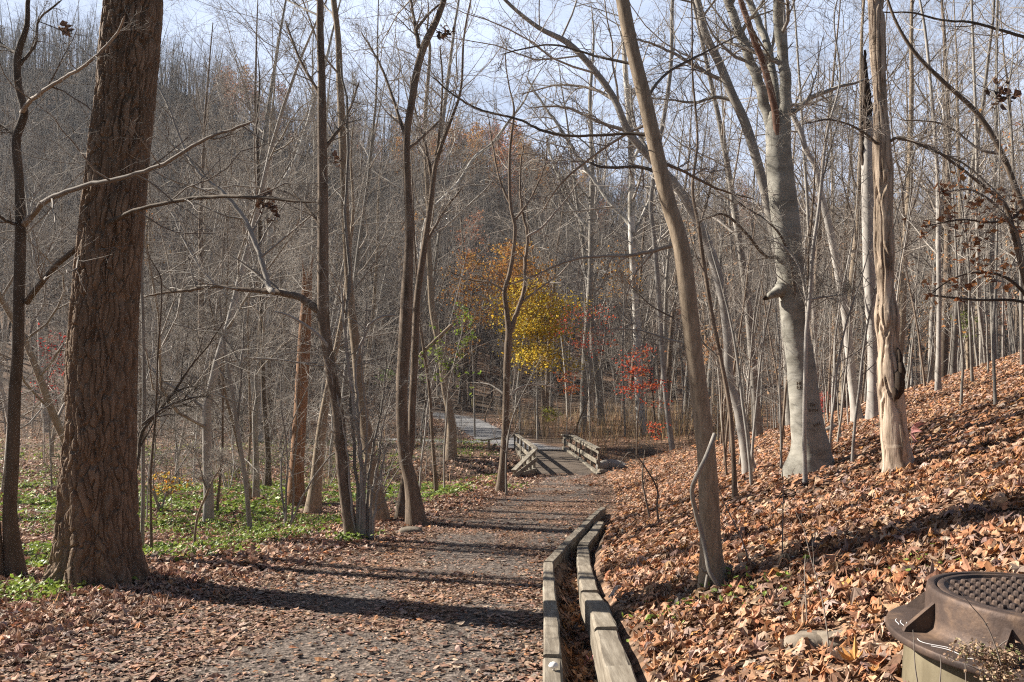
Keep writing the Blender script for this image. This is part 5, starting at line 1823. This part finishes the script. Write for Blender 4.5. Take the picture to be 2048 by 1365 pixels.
place('wide', 30, 14, 52, -80, 900, 'bare many branched understory tree in the twiggy tangle of the far flat', 'understory trees on the flat', .8, 1.25, 1.6)
place('tall', 30, 34, 66, -60, 860, 'tall bare tree in the grey woods at the foot of the dark hill', 'tall bare trees below the dark hill', .95, 1.35, 1.8)
place('sap', 26, 14, 40, -40, 850, 'slim bare sapling among the twiggy tangle of the far flat', 'saplings on the flat', .7, 1.15, .8)
place('spice', 8, 13, 27, 270, 800, 'pale twiggy many stemmed shrub on the near part of the green flat', 'twiggy shrubs on the green flat', .75, 1.15, 1.4, lambda X, Y, p: X < xl(Y) - 1.6)
place('bush', 44, 20, 56, -60, 960, 'low grey bare shrub in the brush of the valley flat', 'shrubs on the valley flat', .7, 1.2, 1.0)
place('tall', 16, 46, 72, 860, 1420, 'tall bare tree in the valley woods beyond the footbridge', 'tall trees beyond the footbridge', 1.0, 1.35, 2.0)
place('sap', 34, 40, 64, 860, 1440, 'thin bare sapling in the brush beyond the footbridge', 'saplings beyond the footbridge', .8, 1.2, 1.0)
place('bush', 46, 38, 66, 960, 1540, 'low tangled brown shrub in the brush beyond the footbridge', 'shrubs beyond the footbridge', .7, 1.25, 1.0)
place('wide', 12, 44, 66, 950, 1480, 'spreading bare understory tree beyond the footbridge', 'understory trees beyond the footbridge', .7, 1.1, 2.0)
on_bank = lambda X, Y, p: X > xr(Y) + 1.2
place('sap', 52, 15, 40, 1420, 2080, 'thin pale bare sapling in the crowded stand on the bank', 'saplings on the bank', .7, 1.25, .7, on_bank)
place('tall', 22, 22, 46, 1500, 2120, 'tall bare branching tree in the crowded woods on the bank', 'tall trees on the bank', .85, 1.2, 1.6, on_bank)
place('pole', 30, 22, 52, 1450, 2090, 'tall slender pale tree in the crowded stand on the bank', 'slender trees on the bank', .95, 1.3, 1.2, on_bank)
place('sap', 26, 8.5, 20, 1440, 1700, 'thin pale bare sapling on the lower bank around the big beech', 'saplings around the big beech', .45, .9, .45, on_bank)
place('tall', 9, 38, 58, 300, 680, 'tall bare tree whose fine top stands against the sky above the arching limb', 'tall trees topping out against the sky', 1.2, 1.5, 1.5)
place('sapleaf', 24, 20, 46, 1330, 2080, 'thin sapling holding scattered dry leaves in the stand on the bank', 'leaf holding saplings on the bank', .75, 1.2, .9, on_bank)
place('tall', 24, 44, 76, 1420, 2100, 'tall bare tree in the woods beyond the bank', 'tall trees beyond the bank', .95, 1.3, 2.0)
place('wide', 10, 24, 50, 1440, 2080, 'spreading bare understory tree in the woods of the bank', 'understory trees on the bank', .7, 1.1, 1.6, on_bank)


bole = proto_tree('woodland_tree', 'tree', 19, .17, 'few', 'brown', 'twigbrown', wander=.02, ct=(.66, 1))
for q, (X, Y, s_) in enumerate([(-9.6, 10.6, 1.0), (-11.9, 13.4, .9), (-11.2, 16.2, .8), (-15.2, 13.6, 1.1), (-14.2, 19.6, 1.0), (-8.2, 8.6, .6)]):
    loc = (X, Y, float(terr(X, Y)))
    lb_ = 'brown trunked bare tree standing on the near flat beyond the edge of the view'
    if q == 0:
        bole.location = loc
        bole['label'] = lb_
        bole['group'] = 'trees beyond the edge of the view'
    else:
        copy_tree(bole, loc, rng.uniform(0, 6.28), s_, lb_, 'trees beyond the edge of the view')


# ------------------------------------------------------------------ trees still in leaf
def leafy(name, label, px0, px1, py0, py1, Y, n, size, cols, wts, cat='tree', base_px=None, mat='grey', twig='twigbrown', clumps=26, r=.06):
    c0 = at(.5 * (px0 + px1), .5 * (py0 + py1), Y)
    hx = (px1 - px0) * .5 * Y / F
    hz = (py1 - py0) * .5 * Y / F
    bx = ((base_px or .5 * (px0 + px1)) - 1024) / F * Y
    base = np.array([bx, Y, float(terr(bx, Y))])
    root = thing(name, label, cat, base)
    top_ = c0 + [0, 0, hz * .8]
    P = np.array([base - [0, 0, .2], base + (top_ - base) * .4 + rng.normal(0, .08, 3), base + (top_ - base) * .75 + rng.normal(0, .1, 3), top_])
    C = catmull(np.c_[P, [r, r * .75, r * .45, r * .12]], 30)
    T = Tubes()
    T.add(C[:, :3], C[:, 3], 8)
    link('trunk', T.mesh('trunk', M[mat], base), root)
    T2 = Tubes()
    L_ = Leaves()
    cen = []
    for i in range(clumps):
        u = norm(rng.normal(0, 1, (1, 3)))[0] * rng.uniform(.15, 1.15) ** .7
        q = c0 + u * [hx * .92, hx * .8, hz * .92]
        cen.append(q)
        j = int(np.clip(np.argmin(np.abs(C[:, 2] - (q[2] - .35 * np.hypot(q[0] - C[:, 0], q[1] - C[:, 1])))), 3, 28))
        a_ = C[j, :3]
        mid = .5 * (a_ + q) + [0, 0, .06 * np.linalg.norm(q - a_)] + rng.normal(0, .06, 3)
        cc = catmull(np.array([a_, mid, q]), 9)
        T2.add(cc, np.linspace(max(C[j, 3] * .5, .006), .003, 9), 4)
        Lb = np.array([np.linalg.norm(q - a_)])
        Pq, D, Ln, R2 = spawn(cc[None], np.linspace(.008, .003, 9)[None], Lb, 8, .3, 1, .9, .4, .6)
        p1, r1 = walk(Pq, D, Ln, R2, 5, .16, .0, .4)
        T2.add(p1, r1, 3)
        st = np.concatenate([p1[:, 1:].reshape(-1, 3), cc[5:]])
        k = max(4, int(n / clumps * rng.uniform(.5, 1.5)))
        P_ = st[rng.integers(0, len(st), k)] + rng.normal(0, 1, (k, 3)) * [.24, .24, .085] * (hx / 1.6 + .25)
        cl = palette(k, cols, wts)
        L_.add(PR_MID, P_, rng.uniform(.7, 1.35, k) * size, cl, .75)
    link('crown', T2.mesh('crown', M[twig], base), root)
    link('leaves', L_.mesh('leaves', M['foliage'], base), root)


YEL = [(.74, .52, .05), (.78, .60, .10), (.60, .40, .05), (.50, .42, .08)]
ORG = [(.52, .27, .07), (.45, .20, .06), (.58, .36, .10), (.36, .20, .09)]
RED = [(.56, .11, .045), (.46, .065, .04), (.58, .20, .07), (.38, .07, .05)]
leafy('maple_tree', 'bright yellow leaved young maple glowing beyond the footbridge', 968, 1182, 555, 760, 44, 6800, .145, YEL, [4, 3, 3, 2], clumps=74, base_px=1075)
leafy('maple_tree', 'orange brown leaved tree above the bright yellow maple', 945, 1125, 468, 650, 47, 3800, .15, ORG, [3, 2, 3, 2], clumps=44, base_px=1040)
leafy('maple_tree', 'thin orange leaved tree beside the bright yellow maple', 865, 1000, 480, 735, 46, 1500, .14, ORG, [3, 3, 3, 1], clumps=36, base_px=950)
leafy('maple_tree', 'scarlet leaved maple sapling overlapping the bright yellow maple', 1100, 1245, 600, 712, 41, 520, .115, RED, [4, 3, 3, 2], clumps=24, base_px=1180, r=.04, cat='sapling')
leafy('maple_tree', 'red leaved sapling standing by the bridge logs', 1205, 1345, 690, 820, 30, 640, .10, RED, [4, 3, 2, 3], clumps=22, base_px=1272, r=.035, cat='sapling', mat='brown')
leafy('maple_tree', 'low sprig of red leaves close to the dry grass', 1290, 1345, 840, 885, 28, 90, .09, RED, [4, 2, 3, 2], clumps=6, base_px=1318, r=.012, cat='sapling', mat='brown')
leafy('maple_tree', 'small orange red sapling below the yellow maple', 1105, 1170, 740, 790, 40, 200, .12, [(.55, .16, .05), (.48, .24, .06), (.5, .1, .05)], [3, 2, 2], clumps=10, base_px=1130, r=.02, cat='sapling')
leafy('maple_tree', 'sparse orange leaved tree behind the leaning trunk', 1160, 1330, 480, 600, 43, 420, .13, ORG, [4, 3, 2, 2], clumps=24, base_px=1250)
leafy('maple_tree', 'crimson leaved sapling half hidden behind the furrowed oak', 40, 150, 630, 830, 24, 330, .085, [(.40, .06, .05), (.46, .10, .075), (.30, .045, .04)], [3, 2, 2], clumps=22, base_px=110, r=.03, cat='sapling')
leafy('maple_tree', 'tiny yellow orange sapling on the green flat', 308, 362, 925, 985, 15.5, 120, .06, [(.62, .40, .05), (.60, .27, .06), (.55, .45, .08)], [3, 2, 2], clumps=7, base_px=345, r=.008, cat='sapling')
leafy('maple_tree', 'red leaved seedling behind the foot of the big beech', 1628, 1665, 760, 850, 23, 160, .08, [(.50, .10, .10), (.44, .16, .12), (.4, .08, .06)], [3, 2, 2], clumps=8, base_px=1645, r=.012, cat='sapling')
leafy('maple_tree', 'sparse orange leaved tree behind the peeling trunk', 1660, 1790, 400, 520, 40, 200, .13, ORG, [3, 3, 2, 1], clumps=18, base_px=1720)
leafy('evergreen_shrub', 'yellow green leaved shrub in the brown brush beyond the footbridge', 1080, 1125, 812, 852, 46, 220, .12, [(.36, .36, .06), (.26, .30, .06), (.44, .40, .09)], [3, 2, 2], clumps=9, base_px=1102, r=.015, cat='shrub')
leafy('evergreen_shrub', 'light green leaved sapling on the upper bank behind the slender trees', 1895, 1960, 600, 700, 36, 220, .12, [(.24, .32, .06), (.30, .36, .08), (.18, .26, .05)], [3, 2, 2], clumps=12, base_px=1925, r=.02, cat='sapling')
leafy('evergreen_shrub', 'small dark green shrub in shade behind the curved brown trunk', 752, 800, 728, 762, 34, 160, .10, [(.12, .22, .04), (.18, .28, .06)], [3, 2], clumps=8, base_px=775, r=.015, cat='shrub')
leafy('beech_sapling', 'brown leaved sapling behind the tall leaning trunk', 1395, 1440, 640, 730, 18, 150, .08, TAN_L, [3, 2, 2], clumps=10, base_px=1425, r=.015, cat='sapling')

# clumps of dead leaves caught in the boughs
for (px, py, Y, n, sz, sp, lb) in [(530, 412, 7.0, 34, .07, .055, 'clump of dark withered leaves hanging on a bough near the arching limb'),
                                   (890, 64, 8.0, 22, .06, .04, 'small dark leaf clump high against the sky'),
                                   (2001, 188, 8.5, 34, .08, .055, 'dark ragged leaf clump against the sky at the photo edge'),
                                   (135, 66, 6.5, 18, .06, .035, 'brown leaf clump on a twig beside the furrowed oak top'),
                                   (670, 318, 12, 12, .08, .05, 'dark curled leaf pair in front of the straight trunks')]:
    c = at(px, py, Y)
    L_ = Leaves()
    L_.add(PR_MID, c + rng.normal(0, 1, (n, 3)) * [sp, sp, sp * 1.1], rng.uniform(.7, 1.4, n) * sz, palette(n, [(.13, .085, .065), (.20, .12, .08), (.08, .058, .05)], [3, 2, 2]), 1.1)
    o = tag(link('withered_foliage', L_.mesh('withered_foliage', M['litter'], c), None, c), lb, 'leaf clump')
    T = Tubes()
    T.add(catmull(np.array([c + [-.25, 0, .10], c + [-.05, 0, .02], c, c + [.15, .02, -.02]]), 12) - c, np.linspace(.005, .002, 12), 4)
    link('twig', T.mesh('twig', M['twigdark']), o)

# ------------------------------------------------------------------ far woods on the hill
lib = bpy.data.collections.new('far_tree_kinds')
for i in range(7):
    TT = Tubes()
    h = [15, 17, 13, 18, 14, 12, 13][i]
    pts, rad = walk(np.array([[0, 0, -.5]]), np.array([[.04, .02, 1.0]]), np.array([h]), np.array([.15]), 10, .05, .03, .12)
    TT.add(pts, rad, 5)
    sites = []
    crown_on(TT, pts, rad, np.array([h]), STY['far'], sites, lod=1)
    me = TT.mesh('far_tree', M[['twigfar', 'twigfar', 'twigbrown', 'twigdark', 'twigfar', 'twigfar', 'twigfar'][i]])
    if i >= 5:
        L_ = leaf_cloud(sites, 800, .34, ORG if i == 5 else [(.40, .17, .09), (.34, .15, .09), (.45, .24, .13)], [3, 3, 2, 2] if i == 5 else [3, 2, 2], .3, PR_MID)
        lv = L_.mesh('far_leaves', M['foliage'])
        bmv = np.empty(len(me.vertices) * 3, np.float32)
        me.vertices.foreach_get('co', bmv)
        lvv = np.empty(len(lv.vertices) * 3, np.float32)
        lv.vertices.foreach_get('co', lvv)
        f1 = np.array([p.vertices[:] for p in me.polygons], np.int32)
        f2 = np.array([p.vertices[:] for p in lv.polygons], np.int32) + len(me.vertices)
        cA = np.empty(len(lv.vertices) * 4, np.float32)
        lv.attributes['col'].data.foreach_get('color', cA)
        nA = len(me.vertices)
        tw = me.materials[0]
        me = make_mesh('far_tree', np.concatenate([bmv.reshape(-1, 3), lvv.reshape(-1, 3)]), [f1, f2], tw, np.concatenate([np.zeros((nA, 3)), cA.reshape(-1, 4)[:, :3]]))
        me.materials.append(M['foliage'])
        mi = np.zeros(len(me.polygons), np.int32)
        mi[len(f1):] = 1
        me.polygons.foreach_set('material_index', mi)
    o = bpy.data.objects.new('far_tree', me)
    lib.objects.link(o)
    o.name = 'far_tree_%d' % i

fp, fr, fs, fi = [], [], [], []
for _ in range(5200):
    Y = rng.uniform(64, 200)
    p = rng.uniform(-120, 2200)
    if rng.uniform() > Y / 200:
        continue
    X = (p - 1024) / F * Y
    yb = np.interp(p, [-400, 0, 700, 1000, 1300, 2048], [52, 54, 66, 70, 72, 80])
    if Y < yb or on_far_path(np.array([X]), np.array([Y]))[0]:
        continue
    fp.append((X, Y, float(terr(X, Y))))
    fr.append(rng.uniform(0, 6.28))
    fs.append(rng.uniform(.65, 1.15))
    pl = .008
    if Y > 135 and 900 < p < 1160:
        pl = .40
    elif Y > 140 and 420 < p < 900:
        pl = .10
    elif p > 1180:
        pl = .05
    fi.append(int(rng.integers(5, 7)) if rng.uniform() < pl else int(rng.integers(0, 5)))
pm = bpy.data.meshes.new('hillside_woods')
pm.from_pydata(fp, [], [])
for nm_, ty, dat in (('rot', 'FLOAT', fr), ('scl', 'FLOAT', fs), ('kind_index', 'INT', fi)):
    a = pm.attributes.new(nm_, ty, 'POINT')
    a.data.foreach_set('value', np.array(dat, np.int32 if ty == 'INT' else np.float32))
ho = link('hillside_woods', pm)
tag(ho, 'dense bare grey brown woods covering the hill across the valley', 'woods', None, 'stuff')
ng = bpy.data.node_groups.new('spread_trees', 'GeometryNodeTree')
ng.interface.new_socket('Geometry', in_out='INPUT', socket_type='NodeSocketGeometry')
ng.interface.new_socket('Geometry', in_out='OUTPUT', socket_type='NodeSocketGeometry')
gi = ng.nodes.new('NodeGroupInput')
go = ng.nodes.new('NodeGroupOutput')
ip = ng.nodes.new('GeometryNodeInstanceOnPoints')
ci = ng.nodes.new('GeometryNodeCollectionInfo')
ci.inputs['Collection'].default_value = lib
ci.inputs['Separate Children'].default_value = True
ci.inputs['Reset Children'].default_value = True


def named(nm_, ty):
    n = ng.nodes.new('GeometryNodeInputNamedAttribute')
    n.data_type = ty
    n.inputs['Name'].default_value = nm_
    return n.outputs['Attribute']


cx = ng.nodes.new('ShaderNodeCombineXYZ')
ng.links.new(named('rot', 'FLOAT'), cx.inputs['Z'])
e2r = ng.nodes.new('FunctionNodeEulerToRotation')
ng.links.new(cx.outputs[0], e2r.inputs[0])
ng.links.new(gi.outputs[0], ip.inputs['Points'])
ng.links.new(ci.outputs[0], ip.inputs['Instance'])
ip.inputs['Pick Instance'].default_value = True
ng.links.new(named('kind_index', 'INT'), ip.inputs['Instance Index'])
ng.links.new(e2r.outputs[0], ip.inputs['Rotation'])
ng.links.new(named('scl', 'FLOAT'), ip.inputs['Scale'])
ng.links.new(ip.outputs[0], go.inputs[0])
md = ho.modifiers.new('trees', 'NODES')
md.node_group = ng

# ------------------------------------------------------------------ the air between here and the hill
hm = bpy.data.materials.new('valley_air')
hm.use_nodes = True
hn = hm.node_tree
hn.nodes.remove(hn.nodes['Principled BSDF'])
pv = hn.nodes.new('ShaderNodeVolumePrincipled')
pv.inputs['Color'].default_value = (.80, .88, 1.0, 1)
pv.inputs['Density'].default_value = .0002
pv.inputs['Anisotropy'].default_value = .3
hn.links.new(pv.outputs[0], hn.nodes['Material Output'].inputs['Volume'])
z0, z1 = float(Zg.min()) - 1.0, 95.0
hx, hy0, hy1 = 440.0, -12.0, 312.0
HV = [(x, y, z) for z in (z0, z1) for y in (hy0, hy1) for x in (-hx, hx)]
HF = [(0, 2, 3, 1), (4, 5, 7, 6), (0, 1, 5, 4), (2, 6, 7, 3), (0, 4, 6, 2), (1, 3, 7, 5)]
hz_o = link('haze', make_mesh('haze', np.array(HV), [np.array(HF)], hm, None, False))
tag(hz_o, 'thin pale blue air over the whole valley', 'haze', None, 'stuff')
S.cycles.volume_bounces = 0

# ------------------------------------------------------------------ render settings
S.render.engine = 'CYCLES'
S.cycles.max_bounces = 5
S.cycles.diffuse_bounces = 3
S.cycles.glossy_bounces = 2
S.cycles.transmission_bounces = 2
S.cycles.transparent_max_bounces = 4
S.cycles.use_denoising = False
S.cycles.filter_width = 1.15
S.cycles.caustics_reflective = False
S.cycles.caustics_refractive = False
